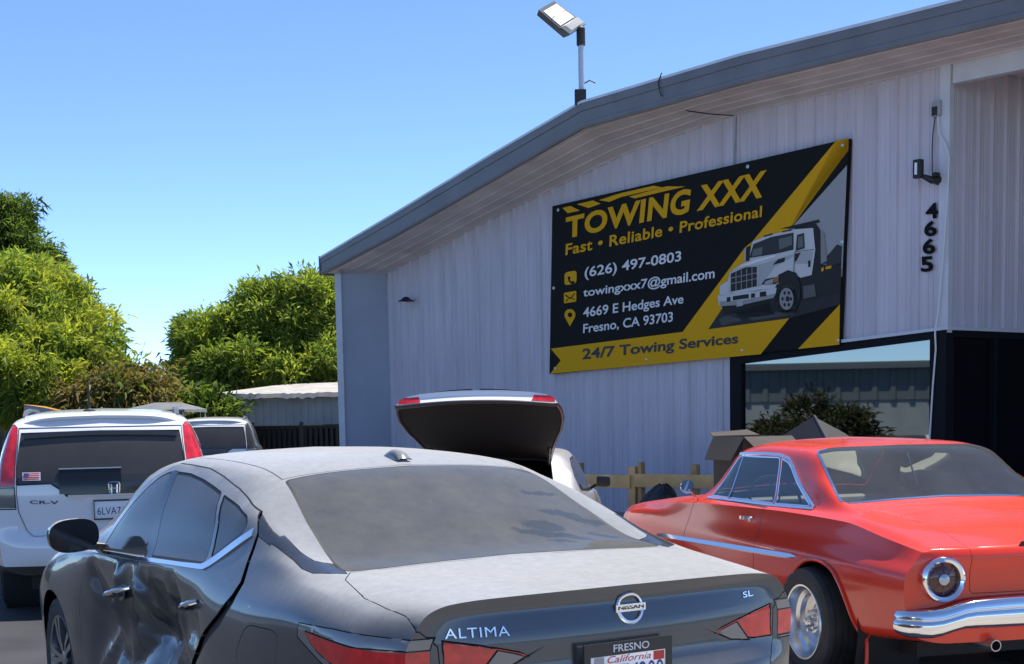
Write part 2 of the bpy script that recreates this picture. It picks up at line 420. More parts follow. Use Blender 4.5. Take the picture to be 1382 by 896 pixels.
# ------------------------------------------------------------------ red hardtop coupe: shell
COUPE_POSE = (2.867, 7.401, .2661)
def coupe_keys():
    return [
     [(.1,0,.34),(.6,0,.3),(4.2,0,.25),(4.55,0,.34)],
     [(.1,.6,.34),(.6,.66,.3),(4.2,.66,.25),(4.55,.6,.34)],
     [(.1,.80,.40),(.5,.83,.35),(1.4,.85,.25),(3.6,.85,.25),(4.2,.83,.30),(4.55,.72,.38)],
     [(.1,.825,.50),(.5,.865,.48),(1.4,.885,.45),(3.6,.885,.45),(4.2,.865,.45),(4.55,.76,.48)],
     [(.1,.835,.62),(.5,.875,.62),(1.4,.895,.62),(3.6,.895,.60),(4.2,.875,.60),(4.55,.77,.58)],
     [(.1,.83,.69),(.5,.87,.70),(1.4,.89,.70),(3.6,.885,.68),(4.2,.86,.68),(4.55,.77,.68)],
     [(.1,.78,.77),(.5,.82,.80),(1.4,.85,.82),(3.6,.855,.79),(4.2,.83,.76),(4.55,.74,.74)],
     [(.1,.74,.825),(.4,.785,.88),(.8,.80,.935),(1.4,.82,.945),(2.6,.83,.925),(3.6,.81,.87),(4.2,.78,.82),(4.55,.69,.78)],
     [(.1,.66,.84),(.4,.72,.91),(.8,.735,.965),(1.3,.755,.975),(2.6,.755,.95),(3.1,.74,.935),(3.6,.70,.89),(4.2,.66,.84),(4.55,.6,.80)],
     [(.1,.58,.84),(.4,.64,.92),(.8,.68,.98),(1.0,.68,1.02),(1.3,.68,1.14),(1.5,.67,1.17),(2.0,.67,1.15),(2.6,.675,1.12),(2.8,.68,1.06),(3.08,.68,.96),(3.6,.58,.90),(4.2,.55,.85),(4.55,.5,.81)],
     [(.1,.5,.84),(.4,.54,.925),(.8,.60,.985),(1.0,.63,1.01),(1.25,.62,1.15),(1.5,.60,1.292),(1.7,.60,1.312),(2.2,.60,1.318),(2.6,.595,1.28),(2.8,.59,1.17),(3.08,.61,.975),(3.6,.5,.905),(4.2,.45,.86),(4.55,.4,.815)],
     [(.1,.4,.845),(.4,.44,.925),(.9,.45,.983),(1.0,.46,1.01),(1.25,.46,1.162),(1.5,.45,1.325),(1.7,.44,1.347),(2.2,.44,1.355),(2.6,.44,1.32),(2.83,.45,1.20),(3.15,.46,.98),(3.6,.36,.915),(4.2,.33,.87),(4.55,.3,.82)],
     [(.1,0,.85),(.4,0,.932),(.9,0,.99),(.98,0,1.01),(1.22,0,1.17),(1.46,0,1.33),(1.7,0,1.362),(2.2,0,1.375),(2.6,0,1.35),(2.9,0,1.20),(3.22,0,.99),(3.6,0,.93),(4.2,0,.885),(4.55,0,.83)]]
def coupe_shell(step=.03):
    return car_shell(coupe_keys(), .1, 4.55, step, 5, sharp=(7,), rear=(.07, .6, 2.4, .85), front=(.1, .6, 2.4, .85),
        capR=[(.34,0),(.42,.02),(.6,.01),(.72,.015),(.79,.035),(.83,.02),(.85,0)], capF=[(.34,0),(.5,.0),(.8,.02),(.83,0)])
# ------------------------------------------------------------------ crossover wagons: shell
def suv_keys():
    return [
     [(.12,0,.34),(.5,0,.30),(4.0,0,.28),(4.5,0,.36)],
     [(.12,.6,.34),(.5,.7,.30),(4.0,.7,.28),(4.5,.55,.36)],
     [(.12,.78,.40),(.5,.86,.34),(3.8,.86,.33),(4.5,.68,.42)],
     [(.12,.81,.55),(.5,.89,.55),(3.8,.90,.55),(4.5,.72,.55)],
     [(.12,.83,.80),(.5,.905,.80),(3.8,.905,.78),(4.5,.74,.72)],
     [(.12,.835,.95),(.5,.895,.98),(3.0,.895,.95),(3.8,.885,.92),(4.5,.72,.84)],
     [(.12,.82,1.04),(.5,.875,1.08),(3.0,.875,1.03),(3.6,.85,1.0),(4.5,.66,.88)],
     [(.12,.80,1.07),(.3,.82,1.20),(.5,.83,1.22),(3.0,.85,1.06),(3.5,.80,1.04),(4.5,.58,.9)],
     [(.12,.77,1.10),(.25,.765,1.33),(.5,.77,1.42),(2.5,.77,1.38),(3.0,.78,1.2),(3.4,.76,1.07),(4.5,.52,.92)],
     [(.12,.72,1.12),(.22,.70,1.36),(.34,.675,1.54),(.55,.67,1.58),(1.5,.66,1.60),(2.4,.65,1.56),(2.9,.68,1.3),(3.4,.68,1.08),(4.5,.46,.93)],
     [(.12,.4,1.13),(.22,.40,1.37),(.34,.40,1.565),(.42,.42,1.61),(.6,.44,1.63),(1.5,.44,1.655),(2.4,.43,1.61),(2.9,.4,1.36),(3.5,.4,1.08),(4.5,.3,.95)],
     [(.12,0,1.13),(.21,0,1.37),(.33,0,1.57),(.41,0,1.62),(.6,0,1.64),(1.5,0,1.67),(2.4,0,1.63),(2.95,0,1.36),(3.55,0,1.09),(4.5,0,.95)]]
WAGON_POSE = (-3.28, 11.3, .25)
def suv_shell(step=.04):
    return car_shell(suv_keys(), .12, 4.5, step, 5, rear=(.07, .6, 2.4, .85), front=(.2, .8, 2.2, .85), capR=[(.34,0),(.5,.07),(.62,.07),(.70,.0),(.95,.02),(1.07,.015),(1.13,0)], capF=[(.34,0),(.6,.03),(.95,0)])
# ------------------------------------------------------------------ ground
gm = mat('asphalt', (.032, .032, .034), .9, noise=(1.3, .35), bump=(60, .5, .01))
g = MB(); g.add([(-400, -80, 0), (400, -80, 0), (400, 900, 0), (-400, 900, 0)], [(0, 1, 2, 3)]); tag(g.build('ground', gm, smooth=0), kind='structure')
g = MB(); g.add([(-1.9, -14, .004), (16, -14, .004), (16, 24, .004), (-1.9, 24, .004)], [(0, 1, 2, 3)]); tag(g.build('bounce_apron', mat('bounce_concrete', (.28, .255, .225), .9, noise=(.8, .2), bump=(40, .3, .005)), smooth=0), kind='structure')  # pale ground added to bounce warm sunlight onto the wall, soffit and car sides

# ------------------------------------------------------------------ the metal workshop
WC = Vector((5.226, 17, 0)); WD = Vector((-.653, .757, 0)).normalized(); WN = Vector((-WD.y, WD.x, 0))      # corner, direction along the front, outward normal
if WN.y > 0: WN = -WN
def wp(u, v, off=0.):
    """pixel -> point on the plane of the front wall, off metres in front of it"""
    d = ray(u, v); o = Vector((0, 0, EYE)); k = (WC+WN*off-o).dot(WN)/d.dot(WN); return o+d*k
def sz(u, v, off=0.):
    p = wp(u, v, off)-WC; return p.dot(WD), p.z
def W(s, z, off=0.): return WC+WD*s+WN*off+Vector((0, 0, z))
def ribbed(name, segs, top, bot, m, parent, P=.305, rib=.034, place=None, minor=True):
    """profiled steel sheet between s0 and s1: narrow ribs standing proud, with heights given by top(s), bot(s)"""
    s0, s1 = segs; pts = []; k = math.floor(s0/P)
    prof = [(0, 0), (.10, 0), (.13, .55), (.155, 1), (.215, 1), (.24, .55), (.27, 0)]
    if minor: prof += [(.50, 0), (.515, .22), (.55, .22), (.565, 0), (.72, 0), (.735, .22), (.77, .22), (.785, 0)]
    while k*P < s1:
        for a, h in prof:
            s = (k+a)*P
            if s0 <= s <= s1: pts.append((s, h*rib))
        k += 1
    pts = [(s0, 0)]+pts+[(s1, 0)]; pts = [p for i, p in enumerate(pts) if i == 0 or p[0]-pts[i-1][0] > 1e-4]
    mb = MB(); rows = []
    for t in np.linspace(0, 1, 2):
        rows.append([place(s, bot(s)*(1-t)+top(s)*t, h) for s, h in pts])
    mb.grid(rows); return mb.build(name, m, parent, smooth=0, recalc=False)
SHEET = mat('pale_painted_sheet', (.50, .475, .53), .5, .0, spec=.35, noise=(5, .10), bump=(3, .15, .01), streak=.12)
TRIM = mat('white_trim', (.52, .54, .58), .5, noise=(3, .08)); FASC = mat('grey_fascia_sheet', (.145, .14, .145), .42, .25, noise=(2, .12)); SOFF = mat('soffit_sheet', (.56, .52, .52), .6, noise=(2.2, .14))
FRAME = mat('dark_window_frame', (.008, .009, .012), .6, spec=.1)
shop = empty('workshop_building', W(5.5, 0, 0), 0, 'pale blue grey ribbed metal workshop with low gable, wide eaves and dark shop window', 'building')
SHOPINV = Matrix.Translation(-shop.location)
OH = 1.0
wl = [sz(*p) for p in ((522, 371), (588, 337), (654, 302), (748, 256), (842, 211), (990, 157), (1140, 123), (1290, 88))]
fb_ = [sz(*p, OH) for p in ((433, 369), (540, 312), (660, 243), (786, 170), (1000, 110), (1200, 62), (1382, 20))]
ft_ = [sz(*p, OH) for p in ((432, 348), (540, 284), (660, 211), (785, 138), (1000, 74), (1200, 24), (1382, -22))]
def ext(L, s, n=2):
    """extend a roofline (sorted along s) to s with its last slope"""
    L = sorted(L); (a, za), (b, zb) = L[0], L[2]; return [(s, za+(zb-za)/(b-a)*(s-a))]+L
wl, fb_, ft_ = [ext(L, -9.0) for L in (wl, fb_, ft_)]
def interp(L): 
    S = [p[0] for p in L]; Zs = [p[1] for p in L]
    return lambda s: float(np.interp(s, S, Zs))
WT, FB, FT = interp(wl), interp(fb_), interp(ft_)
SL = wl[-1][0]                                   # left end of the front wall
sw, _ = sz(988, 484); lsl = (sz(1275, 449)[1]-sz(985, 485)[1])/(sz(1275, 449)[0]-sz(985, 485)[0]); z_led = lambda s: sz(985, 485)[1]+lsl*(s-sz(985, 485)[0])
def PW(s, z, h): return W(s, z, h)-shop.location
def obj_local(mb): return mb
class WM(MB):
    def build(s, *a, **k): s.v = [tuple(Vector(p)-shop.location) for p in s.v] if k.pop('local', True) else s.v; return super().build(*a, **k)
front = ribbed('front_wall', (sw, SL), lambda s: WT(s)+.03, lambda s: 0, SHEET, shop, place=PW, P=.31)
ribbed('front_wall_over_window', (0.06, sw), lambda s: WT(s)+.03, lambda s: z_led(s)+.03, SHEET, shop, place=PW, P=.31)
# return wall of the recessed bay on the right
RD = -WN
def PR(t, z, h): return WC+RD*t+(-WD)*h+Vector((0, 0, z))-shop.location
ribbed('bay_side_wall', (0.06, 5.5), lambda t: WT(0)+.3, lambda t: z_led(0)+.03, SHEET, shop, place=PR, P=.31)
m_ = WM(); m_.box((0, 0, 0), (1, 1, 1)); 
def obox(mb, o, ax, ay, az, lo, hi):
    M = Matrix(((ax.x, ay.x, az.x, o.x), (ax.y, ay.y, az.y, o.y), (ax.z, ay.z, az.z, o.z), (0, 0, 0, 1))); mb.box(lo, hi, M)
UP = Vector((0, 0, 1))
cb = WM(); obox(cb, WC, WD, WN, UP, (-.06, -.06, z_led(0)), (.075, .035, WT(0)+.02)); cb.build('corner_trim', TRIM, shop)
cb = WM(); obox(cb, WC, WD, WN, UP, (-9, -.12, WT(0)-.20), (-.07, .0, WT(0)+.05)); cb.build('bay_header_beam', TRIM, shop)
# left pilaster: end of the building runs forward to the eave
s_l = sz(459, 371, OH*.9)[0]
cb = WM(); a = W(SL, 0, 0); pl_ = at(459, 371, 24.9); 
pe = W(SL+.02, 0, .0)
def LP(t, z, h): return W(SL, z, 0)+(at(459, 480, 25.35).xy.to_3d()-W(SL, 0, 0))*t+Vector((0, 0, 0))-shop.location
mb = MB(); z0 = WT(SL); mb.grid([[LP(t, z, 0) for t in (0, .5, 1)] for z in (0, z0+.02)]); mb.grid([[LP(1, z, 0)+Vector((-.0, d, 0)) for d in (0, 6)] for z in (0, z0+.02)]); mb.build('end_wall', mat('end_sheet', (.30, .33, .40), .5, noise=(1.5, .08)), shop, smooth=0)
p1_ = LP(1, 0, 0)+shop.location
cb = WM(); cb.box((p1_.x-.05, p1_.y-.05, 0), (p1_.x+.06, p1_.y+.06, z0+.01)); cb.build('corner_post', TRIM, shop)
# soffit: sheets running with the gable, with shallow seams
S_all = sorted(set([round(p[0], 3) for L in (wl, fb_) for p in L]+list(np.round(np.linspace(-9, fb_[-1][0], 60), 3))))
S_all = [s for s in S_all if s <= fb_[-1][0]]
sf = WM(); rows = []
offs = [(0, 0)]; 
for k in range(5):
    a = k/5; offs += [(a+.012, 0), (a+.02, .009), (a+.035, .009), (a+.045, 0), (a+.1, .0), ]
offs = sorted(set(offs+[(1., 0)]))
for t, h in offs:
    rows.append([W(s, (WT(s)+.02)*(1-t)+(FB(s)+.012)*t-h, OH*t-.0) for s in S_all])
sf.grid(rows); sf.build('soffit', SOFF, shop, smooth=0)
sb = WM(); rows = []
for o in (-7.0, -.001): rows.append([W(s, WT(s)+.06, o) for s in S_all if s < .1]); 
sb.grid(rows); sb.build('bay_ceiling', SOFF, shop, smooth=0)
# fascia with a folded drip edge and the lit roof edge behind it
fs = WM(); rows = []
for dz, o in ((-.03, OH-.05), (-.035, OH+.004), (0, OH+.012)): rows.append([W(s, FB(s)+dz, o) for s in S_all])
for t in (.12, .14, .62, .64, 1): rows.append([W(s, FB(s)*(1-t)+FT(s)*t, OH+(.012 if t < .13 or t > .63 else .0)) for s in S_all])
fs.grid(rows); fs.build('fascia', FASC, shop, smooth=0)
rf = WM(); rows = []
for o, dz in ((OH+.018, -.015), (OH+.018, .02), (OH-.05, .03), (-7, .03+.0)): rows.append([W(s, FT(s)+dz, o) for s in S_all])
rf.grid(rows); rf.build('roof', mat('roof_sheet', (.55, .57, .60), .4, .3, noise=(2, .1)), shop, smooth=0)
el = fb_[-1][0]
mb = WM(); obox(mb, W(el, 0, 0), WD, WN, UP, (.0, -7, FB(el)-.03), (.03, OH+.02, FT(el)+.03)); mb.build('eave_end', FASC, shop)
# black ledge, window and frames
gs1 = sz(1258, 458)[0]; gs0 = sz(1003, 485)[0]; gtop = lambda s: z_led(s)-.06-.02*(s-gs1)/(gs0-gs1)
fr = WM()
for (a, b, lo, hi, o) in ((sw, gs0, lambda s: 0, lambda s: z_led(s)+.03, .05), (gs1, -.05, lambda s: 0, lambda s: z_led(s)+.03, .05)):
    V = [W(a, lo(a), -.05), W(b, lo(b), -.05), W(b, hi(b), -.05), W(a, hi(a), -.05)]; V += [p+WN*(.05+o) for p in V]
    fr.add(V, [(0, 1, 2, 3), (7, 6, 5, 4), (0, 4, 5, 1), (1, 5, 6, 2), (2, 6, 7, 3), (3, 7, 4, 0)])
V = [W(gs0, gtop(gs0), -.05), W(gs1, gtop(gs1), -.05), W(gs1, z_led(gs1)+.03, -.05), W(gs0, z_led(gs0)+.03, -.05)]; V += [p+WN*.098 for p in V]
fr.add(V, [(0, 1, 2, 3), (7, 6, 5, 4), (0, 4, 5, 1), (1, 5, 6, 2), (2, 6, 7, 3), (3, 7, 4, 0)])
V = [W(gs0, 0, -.05), W(gs1, 0, -.05), W(gs1, .55, -.05), W(gs0, .55, -.05)]; V += [p+WN*.098 for p in V]
fr.add(V, [(0, 1, 2, 3), (7, 6, 5, 4), (0, 4, 5, 1), (1, 5, 6, 2), (2, 6, 7, 3), (3, 7, 4, 0)])
win = fr.build('shop_window', FRAME, shop, smooth=0)
gl = WM(); N = 14
gl.grid([[W(gs0+(gs1-gs0)*i/N, .55*(1-t)+gtop(gs0+(gs1-gs0)*i/N)*t, .0) for i in range(N+1)] for t in np.linspace(0, 1, 9)])
TINT = mat('mirror_tinted_glass', (.235, .26, .26), .015, 1.); n_ = TINT.node_tree
gl.build('pane', TINT, win, smooth=60)
fl = WM(); obox(fl, WC, WD, WN, UP, (-.03, .0, 0), (0.0, .06, z_led(0))); 
fl = WM()
V = [W(sw, z_led(sw)+.03, .0), W(-.08, z_led(-.08)+.03, .0), W(-.08, z_led(-.08)+.07, .0), W(sw, z_led(sw)+.07, .0)]; V += [p+WN*.07 for p in V]
fl.add(V, [(0, 1, 2, 3), (7, 6, 5, 4), (0, 4, 5, 1), (1, 5, 6, 2), (2, 6, 7, 3), (3, 7, 4, 0)]); fl.build('window_flashing', TRIM, shop, smooth=0)
# dark glazed storefront in the bay
DG = mat('dark_bay_glass', (.004, .004, .006), .06); 
bw = WM()
V = lambda t0, t1, z0, z1, d: [WC+RD*t0-WD*d+UP*z0, WC+RD*t1-WD*d+UP*z0, WC+RD*t1-WD*d+UP*z1, WC+RD*t0-WD*d+UP*z1]
bw.add(V(.05, 5.5, 0, z_led(0)+.0, -.02), [(0, 1, 2, 3)]); bay = bw.build('bay_glazing', DG, shop, smooth=0)
fr = WM()
for t in (.03, 1.05, 2.2, 3.4): obox(fr, WC, RD, -WD, UP, (t, -.02, 0), (t+.07, .045, z_led(0)))
obox(fr, WC, RD, -WD, UP, (.03, -.02, z_led(0)-.05), (5.5, .05, z_led(0)+.03)); fr.build('bay_frame', FRAME, bay, smooth=0)
fl = WM(); obox(fl, WC, RD, -WD, UP, (-.0, .0, z_led(0)+.032), (5.5, .07, z_led(0)+.07)); fl.build('bay_flashing', TRIM, shop, smooth=0)
bk = WM(); bk.add([WC+RD*5.5+UP*0, WC+RD*5.5-WD*9, WC+RD*5.5-WD*9+UP*7, WC+RD*5.5+UP*7], [(0, 1, 2, 3)]); bk.build('bay_back_wall', DARK, shop, smooth=0)
# solid rear volume of the building so it casts its own shade
bd = WM(); bd.add([W(SL, 0, -.2), W(0, 0, -.2), W(0, WT(0), -.2), W(4, WT(4), -.2), W(SL, WT(SL), -.2)], [(0, 1, 2, 3, 4)]); bd.build('inner_wall', DARK, shop, smooth=0)
# conduits and cables on the wall
def wall_line(name, label, cat, px, r, m, off=.03):
    mb = MB(); mb.tube([wp(u, v, off) for u, v in px], r, 6); return tag(mb.build(name, m), label, cat)
wall_line('conduit', 'thin grey conduit running up the wall above the big sign', 'pipe', [(993, 158), (992, 190), (990, 225)], .012, mat('conduit_grey', (.30, .31, .34), .5))
wall_line('pipe', 'slim white pipe standing against the left end of the front wall', 'pipe', [(517, 474), (517, 520), (518, 590), (519, 640)], .018, mat('pipe_white', (.62, .63, .66), .4))
wall_line('cable', 'white cable hanging down the wall past the house number and window edge', 'cable', [(1266, 157), (1267, 180), (1276, 195), (1281, 212), (1279, 260), (1274, 330), (1266, 420), (1262, 450), (1263, 470), (1259, 520), (1255, 585), (1252, 640)], .011, mat('cable_white', (.62, .62, .63), .5), .07)
wall_line('cable', 'thin dark cable between the junction box and the floodlight', 'cable', [(1262, 158), (1259, 180), (1258, 205), (1258, 232)], .006, BLACK)
mb = MB(); pts = [W(sz(u, v, OH+.03)[0], sz(u, v, OH+.03)[1], OH+.03) for u, v in ((893, 98), (888, 112), (892, 128))]+[wp(u, v, o) for u, v, o in ((905, 139, .85), (930, 150, .55), (960, 154, .3), (990, 156, .05))]
mb.tube(pts, .008, 6); tag(mb.build('cable', BLACK), 'black cable looping over the fascia and under the eave', 'cable')
# small wall lamp
def wall_lamp():
    r = empty('wall_lamp', wp(548, 406, .0), 0, 'small dark barn lamp on the ribbed wall left of the sign', 'lamp')
    L0 = r.location; mb = MB(); mb.tube([p-L0 for p in (wp(551, 405, .0), wp(551, 404, .14), wp(549, 404, .22))], .03, 8); mb.build('arm', BLACK, r)
    mb = MB(); mb.lathe([(.02, .07), (.05, .06), (.10, .015), (.15, .0), (.14, -.005), (.02, .04)], Matrix.Translation(wp(548, 406, .20)-L0), 20); mb.build('shade', BLACK, r)
wall_lamp()
# junction box, floodlight, house number
mb = MB(); p = wp(1266, 147, .02); M = Matrix(((WD.x, WN.x, 0, p.x), (WD.y, WN.y, 0, p.y), (0, 0, 1, p.z), (0, 0, 0, 1)))
jr = empty('junction_box', p, 0, 'small grey junction box high on the wall near the corner', 'box'); M.translation = (0, 0, 0)
mb.box((-.06, -.02, -.09), (.06, .05, .09), M, .006); mb.build('case', mat('box_grey', (.30, .31, .33), .5), jr)
mb = MB(); mb.box((-.02, .05, -.08), (.045, .07, .02), M, .004); mb.build('cover', BLACK, jr)
fr_ = empty('floodlight', wp(1257, 240, .0), 0, 'black floodlight with sensor arm above the house number', 'light'); L0 = fr_.location
mb = MB(); mb.lathe([(.001, .0), (.06, .0), (.06, .03), (.03, .045), (.001, .045)], Matrix.Translation(wp(1268, 243, .0)-L0) @ M @ Matrix.Rotation(-math.pi/2, 4, 'X'), 16); mb.tube([p-L0 for p in (wp(1268, 243, .03), wp(1258, 243, .14), wp(1246, 238, .20))], [.035, .045, .03], 8); mb.build('arm', BLACK, fr_)
mb = MB(); mb.box((-.055, -.03, -.11), (.055, .05, .11), Matrix.Translation(wp(1240, 228, .22)-L0) @ M, .012); hd = mb.build('head', BLACK, fr_)
mb = MB(); mb.box((-.012, .052, -.07), (.022, .058, .07), Matrix.Translation(wp(1240, 228, .22)-L0) @ M, .002); mb.build('lens', mat('lamp_white', (.75, .77, .8), .3), hd)
mb = MB(); mb.box((-.03, .0, -.025), (.03, .09, .025), Matrix.Translation(wp(1266, 236, .06)-L0) @ M, .008); mb.build('sensor', BLACK, fr_)
hn = empty('house_number', wp(1254, 322, .0), 0, 'black house number 4665 in a column on the wall beside the corner', 'house number'); L0 = hn.location
for ch, (u, v) in zip('4665', ((1257.5, 285), (1255.5, 309), (1253.5, 333), (1251, 357))):
    mb = MB(); text_on(mb, ch, lambda a, b, u=u, v=v: wp(u-8.5+17*a+1.2*(.5-b), v+10.5-21*b-1.2*a, .03)-L0, bold=.035); text_on(mb, ch, lambda a, b, u=u, v=v: wp(u-8.5+17*a+1.2*(.5-b), v+10.5-21*b-1.2*a, .022)-L0, bold=.035); mb.build('digit', mat('number_black', (.008, .008, .009), .7, spec=.08), hn, smooth=0, recalc=False)

# ------------------------------------------------------------------ pole lamp on the ridge
pb = W(sz(785, 132, OH-.1)[0], sz(785, 132, OH-.1)[1], OH-.1); pt = at(785, 44, pb.y)
lr = empty('area_light', pb, 0, 'square led area light on a short pole at the roof ridge', 'lamp')
sc_ = pb.y/FPX
mb = MB(); mb.tube([(0, 0, -.12), (0, 0, pt.z-pb.z)], .042, 12); mb.build('pole', mat('pole_grey', (.40, .43, .48), .4, .4), lr)
h0 = pt.z-pb.z
mb = MB(); mb.lathe([(.055, h0-.18), (.062, h0-.17), (.062, h0+.06), (.03, h0+.09), (.001, h0+.09)], None, 16); mb.box((-.10, -.1, -.12), (.06, .02, .10)); mb.tube([(.04, 0, .20), (.12, 0, .24), (.2, 0, .2)], .01, 6); mb.build('socket', BLACK, lr)
# head: a slanted tray whose lit side looks down and towards the yard
c1, c2, c3, c4 = at(727, 13, pb.y-.45), at(748, 1, pb.y-.05), at(791, 33, pb.y+.18), at(768, 48, pb.y-.22)
q = [p-pb for p in (c1, c2, c3, c4)]
cc0 = pb+sum(q, Vector())/4
nrm = (q[1]-q[0]).cross(q[3]-q[0]).normalized()
if nrm.dot(Vector((0, 0, EYE))-cc0) > 0: nrm = -nrm
mb = MB(); V = q+[p*.0+(p+nrm*.10-(p-(q[0]+q[2])/2)*.12) for p in q]
mb.add(V, [(3, 2, 1, 0), (4, 5, 6, 7), (0, 1, 5, 4), (1, 2, 6, 5), (2, 3, 7, 6), (3, 0, 4, 7)]); hd = mb.build('head', mat('lamp_housing', (.10, .105, .115), .45, .3), lr, smooth=0)
cc = sum(q, Vector())/4; mb = MB()
def on_head(a, b, l): return q[0]*(1-a)*(1-b)+q[3]*a*(1-b)*0+((q[3]-q[0])*0)+(q[1]-q[0])*b*(1-a)*0+Vector() if 0 else (q[0]*(1-a)+q[3]*a)*(1-b)+(q[1]*(1-a)+q[2]*a)*b-nrm*l
LED = mat('led_panel', (.78, .74, .66), .35, noise=(25, .2))
mb.add([on_head(*p, .008) for p in ((.10, .08), (.66, .08), (.66, .92), (.10, .92))], [(0, 1, 2, 3)]); mb.build('lens', LED, hd, smooth=0)
mb = MB(); mb.add([on_head(*p, .010) for p in ((.36, .06), (.385, .06), (.385, .94), (.36, .94))], [(0, 1, 2, 3)]); mb.build('lens_bar', mat('lamp_bar', (.25, .25, .25), .5), hd, smooth=0)
mb = MB(); mb.add([on_head(*p, .006) for p in ((.69, .03), (.98, .06), (.98, .94), (.69, .97))]+[on_head(*p, .05) for p in ((.74, .12), (.93, .14), (.93, .86), (.74, .88))], [(0, 1, 5, 4), (1, 2, 6, 5), (2, 3, 7, 6), (3, 0, 4, 7), (4, 5, 6, 7)]); mb.build('driver_box', mat('driver_grey', (.34, .34, .33), .5), hd, smooth=0)

# ------------------------------------------------------------------ the big sign
def g5(a, b): return (720+a/2.559, 170+b/2.559)
SO = .10
sg_ = empty('sign_board', wp(*g5(570, 450), .0), 0, 'big black and yellow towing sign with a white truck picture on the ribbed wall', 'sign'); L0 = sg_.location
mb = MB(); cor = [g5(65, 277), g5(1088, 43), g5(1057, 756), g5(55, 857)]
V = [wp(*p, SO)-L0 for p in cor]+[wp(*p, SO)-L0-WN*.07 for p in cor]
mb.add(V, [(0, 1, 2, 3), (7, 6, 5, 4), (0, 4, 5, 1), (1, 5, 6, 2), (2, 6, 7, 3), (3, 7, 4, 0)]); mb.build('panel', mat('sign_black', (.011, .0115, .012), .6, spec=.08), sg_, smooth=0)
YEL = mat('sign_yellow', (.62, .325, .010), .6, spec=.08); SBLK = mat('sign_black', (.012, .0125, .013), .5)
def art(name, polys, m, lay, parent=sg_):
    """flat printed shapes: polygons given in the sign's picture coordinates, a hair above the board"""
    mb = MB()
    for P in polys:
        o = SO+.003+.0025*lay; pts = [wp(*g5(a, b), o)-L0 for a, b in P]
        tri = tessellate_polygon([[Vector((a, b, 0)) for a, b in P]]); mb.add(pts, [tuple(t) for t in tri])
    ob = mb.build(name, m, parent, smooth=0, recalc=False)
    return ob
def sgray(v, t=(1, 1, 1)): return mat('print_%d' % int(v*1000+t[0]*17+t[2]*31), (v*t[0], v*t[1], v*t[2]), .55, spec=.25)
art('picture_sky', [[(1083, 135), (1066, 520), (690, 640), (700, 560), (905, 335)]], sgray(.29, (.97, 1, 1.03)), 0)
art('picture_road', [[(690, 600), (1062, 470), (1058, 616), (880, 665), (600, 702), (640, 640)]], sgray(.022), 1)
art('yellow_band', [[(60, 769), (515, 711), (730, 420), (760, 395), (830, 372), (890, 345), (1045, 50), (1088, 42), (1087, 84), (905, 330), (650, 632), (604, 702), (883, 664), (785, 788), (57, 856), (94, 810)], [(1058, 616), (1056, 755), (914, 770)]], YEL, 2)
art('yellow_band_top', [[(745, 412), (1045, 51), (1088, 42), (1086, 86), (890, 345), (830, 372)]], YEL, 2)
art('hatch_stripes', [[(100, 283), (128, 276), (160, 292), (118, 301)], [(150, 270), (205, 257), (232, 268), (190, 283)], [(226, 256), (300, 232), (415, 206), (445, 212), (300, 246), (262, 262)], [(330, 244), (460, 208), (525, 209), (440, 228), (350, 250)]], YEL, 3)
art('road_smear', [[(690, 640), (850, 600), (900, 650), (760, 672)], [(640, 668), (690, 640), (720, 672), (650, 690)]], sgray(.06), 3)
def lettering(name, body, quad, m, lay, gapw=.42, **k):
    mb = MB(); Q = [Vector(p) for p in quad]
    def f(a, b):
        p = (Q[0]*(1-a)+Q[1]*a)*(1-b)+(Q[3]*(1-a)+Q[2]*a)*b; return wp(*g5(p.x, p.y), SO+.003+.0025*lay)-L0
    V, F, _ = text_geo(body, **k)
    # one mesh per word
    par = list(range(len(V)))
    def find(i):
        while par[i] != i: par[i] = par[par[i]]; i = par[i]
        return i
    for fc in F:
        for i in fc[1:]: par[find(i)] = find(fc[0])
    comp = {}
    for i in range(len(V)): comp.setdefault(find(i), []).append(i)
    cs = sorted(comp, key=lambda c: V[comp[c], 0].min()); gap = gapw/len(body); grp = {}; g_ = 0; xm = None
    for c in cs:
        x0, x1 = V[comp[c], 0].min(), V[comp[c], 0].max()
        if xm is not None and x0-xm > gap: g_ += 1
        xm = x1 if xm is None else max(xm, x1); grp[c] = g_
    for k_ in range(g_+1):
        ids = [i for i in range(len(V)) if grp[find(i)] == k_]; mp = {i: n for n, i in enumerate(ids)}; mb = MB()
        mb.add([f(V[i, 0], V[i, 1]) for i in ids], [tuple(mp[i] for i in fc) for fc in F if fc[0] in mp]); mb.build(name, m, sg_, smooth=0, recalc=False)
LW = mat('sign_white', (.62, .63, .65), .5, spec=.25)
lettering('lettering', 'TOWING XXX', [(118, 389), (797, 246), (806, 150), (110, 316)], YEL, 4, bold=.036, shear=.12, spacing=1.06)
lettering('lettering', 'Fast \u2022 Reliable \u2022 Professional', [(110, 447), (788, 314), (790, 274), (112, 407)], YEL, 4, bold=.022, spacing=1.05)
lettering('lettering', '(626) 497-0803', [(176, 534), (509, 477), (511, 430), (177, 488)], LW, 4, bold=.016)
lettering('lettering', 'towingxxx7@gmail.com', [(171, 599), (625, 536), (626, 487), (172, 560)], LW, 4, bold=.016)
lettering('lettering', '4669 E Hedges Ave', [(171, 672), (517, 622), (519, 580), (172, 627)], LW, 4, bold=.016)
lettering('lettering', 'Fresno, CA 93703', [(171, 721), (481, 681), (482, 641), (172, 684)], LW, 4, bold=.016)
lettering('lettering', '24/7 Towing Services', [(168, 818), (706, 761), (708, 715), (169, 769)], mat('sign_ink', (.018, .017, .014), .5), 4, bold=.026)
